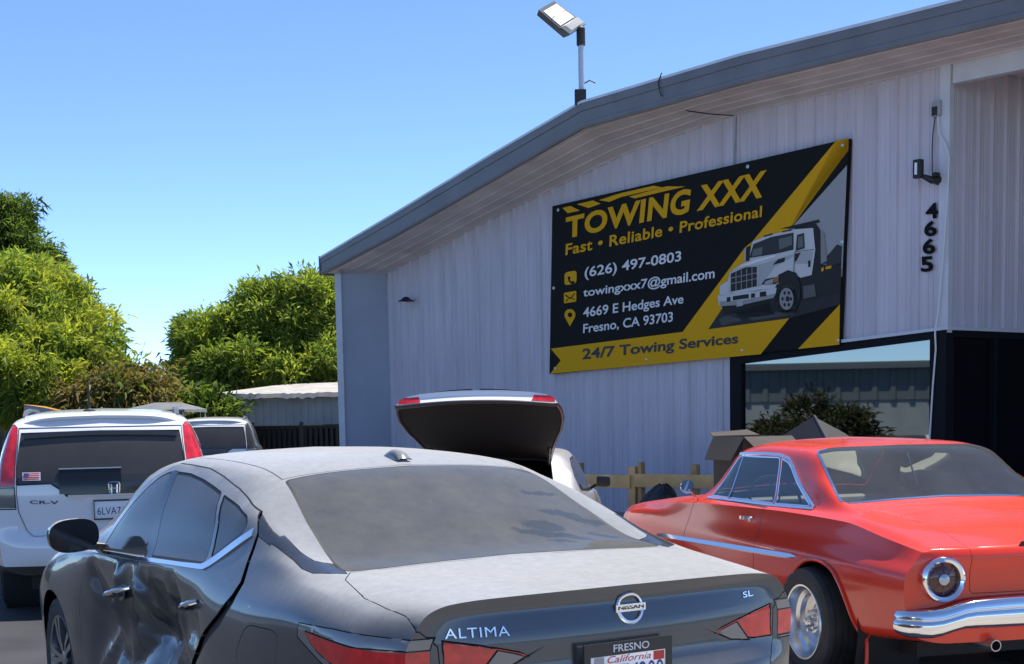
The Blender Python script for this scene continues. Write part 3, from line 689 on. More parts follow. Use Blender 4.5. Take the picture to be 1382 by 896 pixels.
def rp(x0, y0, x1, y1, sk, r=8): return roundpoly([(x0, y0), (x1, y0-sk), (x1, y1-sk), (x0, y1)], r)
art('phone_icon', [rp(107, 506, 149, 551, 8, 12)], YEL, 4); art('mail_icon', [rp(105, 576, 148, 613, 7, 5)], YEL, 4)
art('phone_mark', [[(118, 522), (124, 518), (128, 526), (125, 531), (132, 538), (137, 534), (143, 539), (139, 546), (130, 545), (121, 536)]], SBLK, 5)
art('mail_mark', [[(110, 581), (127, 593), (143, 575), (143, 579), (127, 599), (110, 586)], [(110, 606), (119, 595), (121, 597), (113, 607)], [(143, 601), (134, 592), (132, 595), (140, 602)]], SBLK, 5)
pin = [(126+19*math.cos(q), 652-20*math.sin(q)) for q in np.linspace(-.5, math.pi+.5, 16)]+[(126, 692)]
art('pin_icon', [pin], YEL, 4); art('pin_hole', [[(126+8*math.cos(q), 652-8.5*math.sin(q)) for q in np.linspace(0, 2*math.pi, 15)[:-1]]], SBLK, 5)
for a, b in ((85, 290), (400, 218), (740, 140), (1068, 66), (1052, 740), (720, 775), (390, 806), (75, 838), (70, 560), (1066, 400)):
    mb = MB(); p = wp(*g5(a, b), SO)-L0; mb.lathe([(.028, 0), (.026, .006), (.012, .010), (.001, .010)], Matrix.Translation(p) @ Matrix(((WD.x, 0, WN.x, 0), (WD.y, 0, WN.y, 0), (0, 1, 0, 0), (0, 0, 0, 1))), 10); mb.build('fixing_screw', STEEL, sg_)
# the printed flatbed truck (picture coordinates of an enlarged crop)
def t3(a, b): x, y = 940+a/5.273, 280+b/5.273; return ((x-720)*2.559, (y-170)*2.559)
def tr(name, polys, m, lay): art(name, [[t3(*p) for p in P] for P in polys], m, lay)
tr('picture_shed', [[(925, 350), (1000, 262), (1035, 275), (1030, 420), (925, 420)]], sgray(.03, (1, 1, 1.1)), 1)
tr('picture_bed', [[(590, 150), (870, 85), (880, 105), (700, 150)], [(700, 140), (850, 115), (880, 160), (882, 400), (1030, 430), (1025, 600), (830, 650), (740, 660)], [(890, 170), (905, 180), (925, 400), (885, 400)]], sgray(.016), 3)
tr('picture_headboard', [[(885, 160), (908, 185), (930, 380), (885, 400)]], sgray(.22), 4)
tr('truck_cab', [[(400, 240), (520, 195), (700, 155), (830, 145), (845, 300), (820, 480), (740, 500), (690, 460), (600, 480), (560, 570), (420, 600), (230, 610), (225, 500), (260, 440), (360, 380), (385, 300)], [(165, 560), (225, 520), (235, 620), (165, 630)], [(150, 625), (570, 570), (560, 640), (330, 690), (160, 700)]], sgray(.50, (.97, 1, 1.02)), 5)
tr('truck_hood_shade', [[(440, 410), (560, 370), (690, 330), (690, 350), (560, 420), (455, 560), (440, 560)], [(700, 320), (830, 310), (815, 400), (700, 400)]], sgray(.36, (.97, 1, 1.02)), 6)
tr('truck_glass', [[(405, 260), (530, 210), (690, 178), (690, 300), (560, 330), (375, 360)], [(715, 195), (765, 180), (770, 290), (705, 310)]], sgray(.035, (.9, 1.05, 1)), 7)
tr('truck_glass_shine', [[(400, 300), (470, 280), (465, 335), (395, 350)], [(585, 225), (680, 200), (680, 265), (590, 300)], [(725, 210), (755, 200), (760, 280), (720, 290)]], sgray(.12, (.9, 1.05, 1)), 8)
tr('truck_grille', [[(240, 460), (350, 425), (430, 420), (430, 560), (240, 600)]], sgray(.02), 7)
tr('truck_grille_bars', [[(240+k*38, 462-k*9), (246+k*38, 461-k*9), (246+k*38, 598-k*8), (240+k*38, 599-k*8)] for k in range(1, 5)]+[[(240, 500+k*40), (430, 462+k*40), (430, 468+k*40), (240, 506+k*40)] for k in range(0, 2)], sgray(.22), 8)
tr('truck_dark_parts', [[(540, 410), (580, 370), (630, 355), (625, 385)], [(460, 550), (490, 510), (585, 490), (590, 520), (560, 545)], [(340, 290), (385, 270), (375, 380), (345, 385)], [(215, 640), (240, 635), (240, 668), (215, 672)], [(258, 632), (370, 615), (372, 645), (258, 660)], [(388, 612), (415, 610), (415, 640), (388, 645)], [(450, 602), (495, 596), (495, 630), (450, 636)], [(700, 330), (740, 320), (710, 380), (698, 385)], [(793, 380), (810, 375), (810, 420), (795, 425)], [(520, 700), (590, 560), (580, 480), (650, 445), (710, 465), (735, 540), (740, 640), (700, 740), (640, 750), (540, 740)]], sgray(.014), 8)
tr('truck_lamp', [[(490, 525), (545, 505), (545, 540), (480, 548)]], sgray(.30), 9); tr('truck_indicator', [[(547, 500), (585, 490), (583, 525), (549, 535)]], mat('print_orange', (.30, .09, .02), .5), 9)
el_ = lambda cx, cy, rx, ry: [(cx+rx*math.cos(q), cy+ry*math.sin(q)) for q in np.linspace(0, 2*math.pi, 25)[:-1]]
tr('truck_rim', [el_(640, 650, 50, 78)], sgray(.24), 9); tr('truck_rim_holes', [el_(642+30*math.cos(q), 650+48*math.sin(q), 9, 13) for q in np.linspace(0, 2*math.pi, 7)[:-1]]+[el_(648, 650, 14, 20)], sgray(.02), 10)
tr('truck_tyre_wall', [el_(640, 652, 78, 108)], sgray(.03), 8)
tr('grille_surround', [[(232, 462), (345, 412), (440, 408), (442, 420), (350, 425), (244, 470), (244, 600), (232, 606)], [(430, 420), (444, 416), (440, 562), (430, 562)]], sgray(.42), 9)
tr('bumper_shade', [[(165, 668), (330, 660), (560, 612), (556, 640), (330, 692), (165, 702)]], sgray(.26), 6)
tr('hood_highlight', [[(300, 420), (420, 372), (560, 338), (560, 348), (430, 388), (330, 428)]], sgray(.68), 7)
tr('door_seam', [[(696, 315), (702, 315), (694, 470), (688, 468)], [(700, 312), (836, 296), (836, 301), (700, 318)]], sgray(.12), 7)
tr('roof_lights', [[(480, 200), (540, 183), (540, 194), (480, 211)], [(610, 168), (680, 155), (680, 163), (610, 177)]], sgray(.03), 7)
tr('ground_shadow', [[(180, 700), (520, 660), (560, 760), (330, 790), (200, 770)]], sgray(.010), 3)
tr('truck_tank', [[(760, 560), (840, 545), (850, 630), (760, 650)]], sgray(.09), 6); tr('truck_plate', [[(285, 668), (330, 660), (330, 698), (285, 706)], [(340, 290), (352, 286), (350, 380), (338, 382)]], sgray(.35), 9); tr('bed_marks', [[(888, 430), (905, 425), (905, 450), (888, 455)], [(920, 420), (960, 412), (960, 432), (920, 440)]], YEL, 6)
# ------------------------------------------------------------------ car fittings shared by all the cars
PAINTED = [0]
def wheel(parent, x, y, z, r, wd, side, style, rim_mat, rr=.66):
    """wheel = rim, with its tyre as a sub-part; outboard face at |y|"""
    M = Matrix.Translation((x, y*side, z)) @ Matrix.Rotation(-side*math.pi/2, 4, 'X')
    mb = MB(); R = r*rr
    if style == 'deep':                                       # deep dish steel wheel
        mb.lathe([(R*1.04, -.004), (R*1.02, .008), (R*.97, .006), (R*.93, -.02), (R*.90, -.05), (R*.80, -.065), (R*.76, -.095), (R*.50, -.105), (R*.36, -.085), (R*.32, -.06), (R*.16, -.055), (R*.15, -.03), (R*.10, -.02), (0.001, -.018)], M)
        mb.lathe([(R*1.0, -wd), (R*.95, -.1)], M)
        for k in range(5):
            q = 2*math.pi*k/5; c = Vector((R*.26*math.cos(q), R*.26*math.sin(q), -.06)); mb.tube([M @ c, M @ (c+Vector((0, 0, .025)))], .011, 6)
    else:                                                     # alloy with paired spokes
        mb.lathe([(R*1.03, -.01), (R*1.01, .0), (R*.96, -.006), (R*.93, -.04), (R*.93, -wd*.8)], M)
        mb.lathe([(R*.22, -.06), (R*.22, -.02), (R*.16, -.012), (0.001, -.012)], M)
        for k in range(5):
            for dq in (-.17, .17):
                q = 2*math.pi*k/5+dq; q2 = 2*math.pi*k/5+dq*.9
                a = Vector((R*.15*math.cos(q), R*.15*math.sin(q), -.03)); b = Vector((R*.95*math.cos(q2), R*.95*math.sin(q2), -.018))
                mb.strip([M @ a, M @ (a.lerp(b, .5)+Vector((0, 0, .006))), M @ b], M.to_3x3() @ Vector((-math.sin(q), math.cos(q), 0)), [R*.10, R*.11, R*.15], .03)
        mb.cur = 1; mb.lathe([(R*.92, -.09), (0.001, -.09)], M)
    w_ = mb.build('wheel', [rim_mat, DARK], parent)
    t = MB(); h = r-R
    prof = [(R*.99, -wd), (R+h*.3, -wd-.008), (r*.965, -wd+.004), (r*.995, -wd+.03)]
    for k in range(4):
        z0 = -wd+.035+(wd-.07)*k/4; z1 = -wd+.035+(wd-.07)*(k+.8)/4
        prof += [(r, z0), (r, z1), (r-.008, z1+.001), (r-.008, z1+(wd-.07)*.18/4)]
    prof += [(r*.998, -.033), (r*.985, -.012), (r*.965, .0), (R+h*.62, .008), (R+h*.6, .0045), (R+h*.3, .007), (R*1.02, -.002), (R*.99, -.012)]
    t.lathe(prof, M, 56); t.build('tyre', TYRE, w_)
    return w_
TYRE = mat('tyre_rubber', (.040, .039, .038), .75, noise=(9, .35))
def arch(bm, x, z, r, side_fn=None):
    """open the wheel arch"""
    P = [(x+r*math.cos(q), z+r*math.sin(q)) for q in np.linspace(0, math.pi*2, 41)[:-1]]
    P = [(a, max(b, .05)) for a, b in P]
    cut(bm, P, (0, 2), lambda c: abs(c.y) > .5, -1)
def well(parent, xs, z, r, y1, y0=.45):
    for x in xs:
        for s in (1, -1):
            mb = MB(); mb.grid([[(x+rr*math.cos(q), s*y, z+rr*math.sin(q)) for q in np.linspace(0, 2*math.pi, 33)] for rr, y in ((.02, y0), (r, y0), (r, y1))])
            mb.build('wheel_arch_liner', DARK, parent)
def cast_side(tree, x, z, side=1):
    h = tree.ray_cast(Vector((x, 3*side, z)), Vector((0, -side, 0)))
    return (h[0], h[1]) if h[0] else (Vector((x, .8*side, z)), Vector((0, side, 0)))
def cast_rear(tree, y, z):
    h = tree.ray_cast(Vector((-2, y, z)), Vector((1, 0, 0)))
    return (h[0], h[1] if h[1].x < 0 else -h[1]) if h[0] else (Vector((0, y, z)), Vector((-1, 0, 0)))
def cast_top(tree, x, y):
    h = tree.ray_cast(Vector((x, y, 4)), Vector((0, 0, -1)))
    return (h[0], h[1]) if h[0] else (Vector((x, y, 1)), Vector((0, 0, 1)))
def densify(P, d=.04):
    out = []
    for a, b in zip(P, P[1:]):
        n = max(1, int(math.hypot(b[0]-a[0], b[1]-a[1])/d))
        for i in range(n): out.append((a[0]+(b[0]-a[0])*i/n, a[1]+(b[1]-a[1])*i/n))
    out.append(P[-1]); return out
def side_trim(tree, P, side, wid, thick, off=.004, mb=None, wids=None, tilt=.55):
    mb = mb or MB(); D = densify(P); pts = []
    for x, z in D:
        p, n = cast_side(tree, x, z, side); pts.append(p+n*off)
    if wids:
        T = np.linspace(0, 1, len(P)); cum = np.concatenate([[0], np.cumsum([math.hypot(b[0]-a[0], b[1]-a[1]) for a, b in zip(P, P[1:])])]); cd = np.concatenate([[0], np.cumsum([math.hypot(b[0]-a[0], b[1]-a[1]) for a, b in zip(D, D[1:])])])
        wid = list(np.interp(cd, cum, wids))
    mb.strip(pts, (0, -side*tilt, 1), wid, thick); return mb
def rear_text(mb, tree, body, quad, lift=.004, **k):
    """quad: (y, z) of the ink box corners BL, BR, TR, TL on the rear face; the letters get their thickness from a back layer"""
    V, F, _ = text_geo(body, **k)
    def f(a, b, l):
        y = (quad[0][0]*(1-a)+quad[1][0]*a)*(1-b)+(quad[3][0]*(1-a)+quad[2][0]*a)*b
        z = (quad[0][1]*(1-a)+quad[1][1]*a)*(1-b)+(quad[3][1]*(1-a)+quad[2][1]*a)*b
        p, n = cast_rear(tree, y, z); return p+n*l
    mb.add([f(p[0], p[1], lift) for p in V], F)
    return mb
def car_root(name, pose, label, cat, **k):
    return empty(name, (pose[0], pose[1], 0), pose[2]+math.pi/2, label, cat, **k)

# ------------------------------------------------------------------ grey sedan
GREY = paint('grey_metallic_paint', (.060, .068, .082), .75, .24, .6, (.47, .46, .44), .04, .80, 26.)
GREYTRIM = mat('smoked_trim', (.03, .032, .036), .2, coat=.4)
def smear_glass():
    m = mat('dusty_rear_glass', (.03, .032, .034), .1, coat=.2); n = m.node_tree; L = n.links; b = n.nodes['Principled BSDF']
    tc = n.nodes.new('ShaderNodeTexCoord')
    t = n.nodes.new('ShaderNodeTexNoise'); t.inputs['Scale'].default_value = 7.0; t.inputs['Detail'].default_value = 12; t.inputs['Roughness'].default_value = .72
    L.new(tc.outputs['Object'], t.inputs[0])
    r = n.nodes.new('ShaderNodeMapRange'); r.inputs[1].default_value = .25; r.inputs[2].default_value = .75; r.inputs[3].default_value = .30; r.inputs[4].default_value = .70; L.new(t.outputs[0], r.inputs[0])
    # wiped finger streaks where hands have touched the dust
    fac = r.outputs[0]
    for (x, y, rx, ry, an) in SMEARS:
        mp = n.nodes.new('ShaderNodeMapping'); mp.vector_type = 'TEXTURE'; mp.inputs['Location'].default_value = (x, y, 0); mp.inputs['Rotation'].default_value = (0, 0, an); mp.inputs['Scale'].default_value = (rx, ry, 50)
        wob = n.nodes.new('ShaderNodeTexNoise'); wob.inputs['Scale'].default_value = 22; L.new(tc.outputs['Object'], wob.inputs[0])
        ad = n.nodes.new('ShaderNodeVectorMath'); ad.operation = 'MULTIPLY_ADD'; ad.inputs[1].default_value = (.06, .06, 0); L.new(wob.outputs[1], ad.inputs[0]); L.new(tc.outputs['Object'], ad.inputs[2])
        L.new(ad.outputs[0], mp.inputs[0])
        g = n.nodes.new('ShaderNodeTexGradient'); g.gradient_type = 'SPHERICAL'; L.new(mp.outputs[0], g.inputs[0])
        q = n.nodes.new('ShaderNodeMapRange'); q.inputs[1].default_value = 0; q.inputs[2].default_value = .3; q.inputs[3].default_value = 1; q.inputs[4].default_value = .35; L.new(g.outputs[0], q.inputs[0])
        mu = n.nodes.new('ShaderNodeMath'); mu.operation = 'MULTIPLY'; L.new(fac, mu.inputs[0]); L.new(q.outputs[0], mu.inputs[1]); fac = mu.outputs[0]
    d = n.nodes.new('ShaderNodeBsdfDiffuse'); d.inputs[0].default_value = (.125, .125, .12, 1)
    mx = n.nodes.new('ShaderNodeMixShader'); L.new(fac, mx.inputs[0]); L.new(b.outputs[0], mx.inputs[1]); L.new(d.outputs[0], mx.inputs[2]); L.new(mx.outputs[0], n.nodes['Material Output'].inputs[0])
    return m
SMEARS = [(1.10, -.40, .11, .028, 1.5), (.99, -.26, .10, .05, 1.3), (.94, -.20, .12, .03, 1.2), (1.27, -.42, .10, .022, 1.6), (1.05, -.50, .10, .03, 1.4), (.93, -.50, .08, .022, 1.3), (.90, -.34, .10, .026, 1.2), (.86, -.27, .07, .02, 1.3)]
SIDEGLASS = paint('dusty_side_glass', (.012, .013, .014), 0., .06, 0., (.33, .30, .26), .13, .2, 5.)
LAMPRED = mat('red_lamp_lens', (.48, .012, .015), .12, coat=.8, noise=(30, .25))
LAMPCLEAR = mat('clear_lamp_lens', (.16, .165, .17), .12, .3, coat=.7)

def dent(p):
    """crash damage along the left doors: a broad push-in with sharp folds"""
    x, y, z = p
    if y < .5 or not 1.2 < x < 3.6 or z > 1.0 or z < .15: return p
    g1 = math.exp(-((x-2.20)/.36)**2-((z-.66)/.22)**2); g2 = math.exp(-((x-2.95)/.30)**2-((z-.58)/.25)**2); g3 = math.exp(-((x-1.72)/.16)**2-((z-.78)/.10)**2)
    d = .16*g1+.08*g2+.04*g3
    env = min(1, g1*1.4+g2*1.2+g3)
    def fold(px, pz, qx, qz, wd, amt):
        ax, az = qx-px, qz-pz; L2 = ax*ax+az*az; t = max(0, min(1, ((x-px)*ax+(z-pz)*az)/L2)); dd = math.hypot(x-px-ax*t, z-pz-az*t)
        q_ = max(0, 1-dd/(wd*1.25)); return amt*q_*(.55+.45*q_)
    f = fold(2.45, .86, 2.05, .40, .09, -.045)+fold(2.70, .88, 2.9, .35, .08, -.035)+fold(1.95, .90, 2.25, .60, .07, .04)+fold(3.15, .85, 2.75, .5, .09, .03)+fold(1.9, .80, 1.95, .4, .05, -.03)+fold(2.3, .70, 2.6, .50, .07, .035)+fold(2.05, .72, 2.4, .84, .05, -.025)
    f += .004*math.sin(23*x+9*z)*env+.003*math.sin(31*z-14*x+1)*env
    f = f*1.0+fold(2.28, .90, 2.18, .30, .035, -.03)+fold(2.05, .62, 2.6, .70, .04, .03)+fold(2.75, .75, 3.1, .40, .05, -.03)+fold(1.75, .70, 2.1, .55, .04, -.025)
    fade = min(1, (1.0-z)/.10)*min(1, (x-1.2)/.25)*min(1, (3.6-x)/.2)
    return Vector((x, y-(d+f)*max(0, fade), z))

def build_sedan():
    root = car_root('sedan', SEDAN_POSE, 'dusty dark grey sedan in front with crumpled left doors and a wide door gap', 'car')
    bm = sedan_shell(.025, dent); tree = BVHTree.FromBMesh(sedan_shell(.03)); dtree = BVHTree.FromBMesh(bm)
    L = lambda c: c.y > .35; A = lambda c: abs(c.y) > .35
    sg = lambda a, b: (lambda c: a if c.y > 0 else b)
    cut(bm, [(-.3, .1), (.80, .1), (.74, .60), (-.3, .72)], (0, 2), lambda c: True, 20)          # rear bumper
    cut(bm, [(4.35, .1), (5.3, .1), (5.3, .60), (4.5, .60)], (0, 2), lambda c: True, 21)
    fd = [(2.55, 1.392), (2.425, .975), (2.44, .924), (2.524, .851), (2.603, .764), (2.615, .655), (2.573, .555), (2.50, .46), (2.48, .29), (3.36, .29), (3.39, .45), (3.376, .692), (3.323, .828), (3.245, .935), (3.27, .985), (3.10, 1.14), (2.95, 1.245), (2.8, 1.325)]
    rd = [(2.55, 1.392), (2.40, 1.39), (2.141, 1.382), (1.90, 1.355), (1.65, 1.317), (1.334, 1.249), (1.237, 1.188), (1.20, 1.067), (1.183, 1.006), (1.212, .957), (1.316, .877), (1.465, .793), (1.62, .70), (1.74, .60), (1.80, .45), (1.80, .29), (2.48, .29), (2.50, .46), (2.573, .555), (2.615, .655), (2.603, .764), (2.524, .851), (2.44, .924), (2.425, .975)]
    cutw(bm, fd, (0, 2), A, sg(1, 2), .0035); cutw(bm, rd, (0, 2), A, sg(3, 4), .004)
    gp = [(1.334, 1.249), (1.237, 1.188), (1.20, 1.067), (1.183, 1.006), (1.212, .957), (1.316, .877), (1.465, .793), (1.62, .70), (1.74, .60), (1.80, .45)]
    gw = [.005, .011, .018, .026, .036, .044, .046, .046, .046, .04]
    gq = [(x-w_*.75, z-w_*.75) if i > 3 else (x-w_, z) for i, ((x, z), w_) in enumerate(zip(gp, gw))]
    cut(bm, gp+gq[::-1], (0, 2), lambda c: c.y > .35, 40)
    fg = [(3.18, .970), (3.04, 1.11), (2.92, 1.21), (2.80, 1.29), (2.70, 1.335), (2.62, 1.355), (2.56, 1.36), (2.385, 1.005)]
    rg = [(2.495, 1.358), (2.30, 1.355), (2.10, 1.338), (1.93, 1.318), (1.785, 1.298), (1.665, 1.185), (1.61, 1.05), (1.64, 1.03), (2.31, 1.002)]
    qg = [(1.745, 1.291), (1.52, 1.258), (1.375, 1.228), (1.34, 1.20), (1.345, 1.168), (1.575, 1.06), (1.63, 1.18)]
    cutw(bm, roundpoly(fg, .02), (0, 2), A, sg(5, 6), .012); cutw(bm, roundpoly(rg, .02), (0, 2), A, sg(7, 8), .012); cutw(bm, roundpoly(qg, .015), (0, 2), A, sg(9, 10), .009)
    cut(bm, [(2.572, 1.362), (2.487, 1.360), (2.30, 1.0), (2.40, .997)], (0, 2), A, sg(41, 42))
    tri = [(1.313, 1.240), (1.222, 1.168), (.93, 1.125), (.77, 1.086), (.70, 1.080), (.85, 1.112), (.95, 1.149)]
    cut(bm, [(1.313, 1.240), (1.222, 1.165), (1.10, 1.138), (1.10, 1.170), (1.16, 1.186)], (0, 2), lambda c: abs(c.y) > .665, sg(11, 12))
    for s in (1, -1): cut(bm, [(x, s*y) for x, y in [(1.10, .773), (.92, .768), (.82, .775), (.75, .764), (.70, .725), (.668, .672), (.72, .66), (.83, .645), (.838, .69), (.86, .712), (.95, .722), (1.10, .722)]][::s], (0, 1), lambda c: 1.03 < c.z < 1.25, 11 if s > 0 else 12)
    cutw(bm, [(1.53, .555), (2.2, .545), (2.86, .57), (2.90, .3), (2.91, 0), (2.90, -.3), (2.86, -.57), (2.2, -.545), (1.53, -.555), (1.55, 0)], (0, 1), lambda c: c.z > 1.25, 13, .006)   # roof skin
    bl = [(1.515, .552), (1.53, .3), (1.535, 0), (1.53, -.3), (1.515, -.552), (1.15, -.61), (.90, -.64), (.74, -.668), (.70, -.655), (.70, -.3), (.71, 0), (.70, .3), (.70, .655), (.74, .668), (.90, .64), (1.15, .61)]
    cutw(bm, roundpoly(bl, .03), (0, 1), lambda c: c.z > 1.0, 14, .011)
    cutw(bm, [(2.96, .55), (3.3, .60), (3.68, .66), (3.74, .4), (3.76, 0), (3.74, -.4), (3.68, -.66), (3.3, -.60), (2.96, -.55), (3.0, 0)], (0, 1), lambda c: c.z > .95, 15, .02)
    half = [(.69, .655), (.60, .715), (.37, .755), (.226, .748), (.13, .728), (-.25, .72)]
    cut(bm, [(.69, 0)]+half+[(x, -y) for x, y in half[::-1]], (0, 1), lambda c: c.z > .955, 16)       # boot lid, top
    hf = [(.728, 1.2), (.728, .99), (.72, .957), (.662, .905), (.655, .80), (.60, .70), (.55, .64)]
    cut(bm, hf+[(-y, z) for y, z in hf[::-1]], (1, 2), lambda c: c.x < .13, 16)
    cut(bm, [(3.80, .70), (4.5, .62), (4.85, .45), (4.9, 0), (4.85, -.45), (4.5, -.62), (3.80, -.70), (3.86, 0)], (0, 1), lambda c: c.z > .6, 17)
    lp = [(.60, .937), (.38, .940), (.256, .938), (.12, .934), (-.05, .934), (-.05, .80), (.12, .795), (.25, .795), (.43, .822), (.60, .888)]
    cut(bm, roundpoly(lp, .01), (0, 2), lambda c: abs(c.y) > .672 and c.x < .7, sg(22, 23))
    rdl = [(.55, .914), (.25, .893), (.0, .898), (-.05, .898), (-.05, .812), (.12, .808), (.25, .808), (.40, .836), (.50, .875)]
    cut(bm, roundpoly(rdl, .008), (0, 2), lambda c: abs(c.y) > .68 and c.x < .7, sg(24, 25))
    for s, i in ((1, 26), (-1, 27)):
        cut(bm, [(s*y, z) for y, z in [(.645, .922), (.52, .898), (.40, .868), (.37, .853), (.44, .828), (.55, .815), (.645, .812)]][::s], (1, 2), lambda c: c.x < .2, i)
        cut(bm, [(s*y, z) for y, z in [(.47, .880), (.40, .862), (.375, .853), (.44, .823), (.53, .812)]][::s], (1, 2), lambda c: c.x < .2, i+20)
    cut(bm, roundpoly([(1.10, .77), (1.03, .865), (.98, .882), (.79, .888), (.745, .872), (.765, .74), (.80, .70), (1.05, .70)], .02), (0, 2), L, 28)
    cut(bm, [(4.40, .70), (4.75, .66), (5.3, .64), (5.3, .56), (4.6, .56)], (0, 2), lambda c: abs(c.y) > .42, sg(30, 31))
    for x in (1.08, 3.905): arch(bm, x, .33, .375)
    body = panel(bm, 0, 'body', GREY, root, ring=0)
    panel(bm, 20, 'rear_bumper', [GREY, BLACK], root); panel(bm, 21, 'front_bumper', [GREY, BLACK], root)
    d1 = panel(bm, 1, 'door', [GREY, BLACK], root, 0, smooth=75); d2 = panel(bm, 2, 'door', [GREY, BLACK], root, 0)
    d3 = panel(bm, 3, 'door', [GREY, BLACK], root, 0, push=.003, smooth=75); d4 = panel(bm, 4, 'door', [GREY, BLACK], root, 0)
    tag(d3, 'crumpled rear door standing open a crack'); tag(d1, 'dented front door')
    TR = BLACK
    for i in (41, 42): panel(bm, i, 'pillar_cover', GLOSSBLACK, root, ring=0, push=.0005)
    panel(bm, 5, 'window', [SIDEGLASS, TR], d1, 0); panel(bm, 6, 'window', [SIDEGLASS, TR], d2, 0)
    panel(bm, 7, 'window', [SIDEGLASS, TR], d3, 0); panel(bm, 8, 'window', [SIDEGLASS, TR], d4, 0)
    panel(bm, 9, 'quarter_window', [SIDEGLASS, TR], d3, 0); panel(bm, 10, 'quarter_window', [SIDEGLASS, TR], d4, 0)
    panel(bm, 11, 'pillar_trim', [GREYTRIM, TR], root, .004, -.002); panel(bm, 12, 'pillar_trim', [GREYTRIM, TR], root, .004, -.002)
    panel(bm, 13, 'roof', [GREY, BLACK], root, 0)
    panel(bm, 14, 'rear_window', [smear_glass(), TR], root, 0); panel(bm, 15, 'windscreen', [SIDEGLASS, TR], root, 0)
    lid = panel(bm, 16, 'boot_lid', [GREY, BLACK], root, .0035, -.006); panel(bm, 17, 'bonnet', [GREY, BLACK], root, .003, -.005)
    for s, (a, b) in ((1, (22, 24)), (-1, (23, 25))):
        lam = panel(bm, a, 'tail_lamp', [LAMPCLEAR, BLACK], root, .004, -.003); panel(bm, b, 'red_lens', [LAMPRED, GREYTRIM], lam, .003, .0, push=.001)
    for i in (26, 27): panel(bm, i, 'lid_lamp', [LAMPRED, BLACK], lid, .004, -.003); panel(bm, i+20, 'reversing_lens', [LAMPCLEAR, BLACK], lid, .003, 0)
    panel(bm, 28, 'fuel_flap', [GREY, BLACK], root, .003, -.004)
    for i in (30, 31): panel(bm, i, 'headlamp', [LAMPCLEAR, BLACK], root, .01, -.003)
    panel(bm, 40, 'door_gap', BLACK, root, ring=0, push=-.012)
    bm.free()
    # bright window-line trim with the kick-up behind the rear door glass
    for s, dr in ((1, (d1, d3)), (-1, (d2, d4))):
        side_trim(tree, [(3.19, .960), (2.80, .974), (2.435, .985)], s, .016, .010).build('bright_trim', CHROME, dr[0])
        side_trim(tree, [(2.425, .986), (1.917, 1.009), (1.63, 1.022), (1.585, 1.028), (1.54, 1.045), (1.40, 1.112), (1.262, 1.176)], s, .016, .010, wids=[.016, .018, .022, .03, .036, .040, .034]).build('bright_trim', CHROME, dr[1])
        for dd, hx, hz, tl in ((dr[0], 2.70, .815, .10 if s > 0 else 0), (dr[1], 1.69, .868, .0)):
            hm = MB(); pts = []
            for k in range(7):
                t = k/6; p, nn = cast_side(dtree if s > 0 else tree, hx+.12-.24*t, hz+.03*(t-.5)*2+tl*(.5-t)*.5, s); bow = .040*math.sin(math.pi*min(1, max(0, t)))**.5
                pts.append(Vector((hx+.12-.24*t, p.y+s*(bow+.004), hz+.03*(t-.5)*2)))
            hm.tube(pts, [.007, .010, .0125, .0135, .0135, .0125, .009], 10); hm.build('door_handle', CHROME, dd)
            cup = MB(); p, nn = cast_side(dtree if s > 0 else tree, hx-.02, hz, s)
            cup.lathe([(.052, .0), (.05, .003), (.03, .002), (.001, .0015)], Matrix.Translation(p+Vector((0, s*.001, 0))) @ Matrix.Rotation(-s*math.pi/2, 4, 'X') @ Matrix.Diagonal((1.5, .7, 1, 1)), 24)
            cup.build('handle_cup', GREYTRIM, dd)
    # door mirrors
    for s in (1, -1):
        mb = MB(); cx, cy, cz = 3.07, .995*s, 1.055
        prof = [(.0, .001), (.0, .55), (-.05, .85), (-.09, .98), (-.12, 1.0)]
        rows = []
        for (dx, sc) in [(.12, .02), (.115, .45), (.09, .78), (.04, .96), (-.02, 1.0), (-.03, 1.0)]:
            rows.append([(cx+dx, cy+s*(.115*sc*math.copysign(abs(math.cos(q))**.75, math.cos(q))+.01*math.sin(q)), cz+.078*sc*math.copysign(abs(math.sin(q))**.8, math.sin(q))-.012*math.cos(q)) for q in np.linspace(0, 2*math.pi, 29)])
        mb.grid(rows); mb.strip([(3.16, .83*s, .985), (3.12, .90*s, .995), (3.09, .95*s, 1.0)], (1, 0, 0), [.12, .09, .07], .03)
        m_ = mb.build('door_mirror', GREY, d1 if s > 0 else d2)
        g = MB(); g.add([(cx-.028, cy+s*(.113*math.copysign(abs(math.cos(q))**.75, math.cos(q))+.01*math.sin(q)), cz+.076*math.copysign(abs(math.sin(q))**.8, math.sin(q))-.012*math.cos(q)) for q in np.linspace(0, 2*math.pi, 29)[:-1]], [tuple(range(28))]); 
        g.build('mirror_glass', mat('dim_mirror', (.012, .013, .015), .08), root, smooth=0)
    # roof aerial
    fb = MB(); fx, fy = 1.69, -.02; zr = cast_top(tree, fx, fy)[0].z
    rows = []
    for t in np.linspace(0, 1, 9):
        h = .052*math.sin(math.pi*(.01+.97*t))**.6*(1-.25*t); wd_ = .032*(1-.1*t)
        x = fx-.09+.18*t
        rows.append([(x, fy+wd_*math.cos(q), zr-.006-.02*(1-t)*0+h*math.sin(q)**.8) for q in np.linspace(0, math.pi, 9)])
    fb.grid(rows); fb.build('roof_aerial', GREY, root)
    # writing and marks on the boot lid
    SIL = mat('badge_silver', (.80, .81, .83), .22, .9)
    mb = MB(); rear_text(mb, tree, 'ALTIMA', [(.637, .928), (.428, .921), (.428, .950), (.637, .958)], bold=.0, spacing=1.1); mb.build('model_badge', SIL, lid, smooth=0, recalc=False)
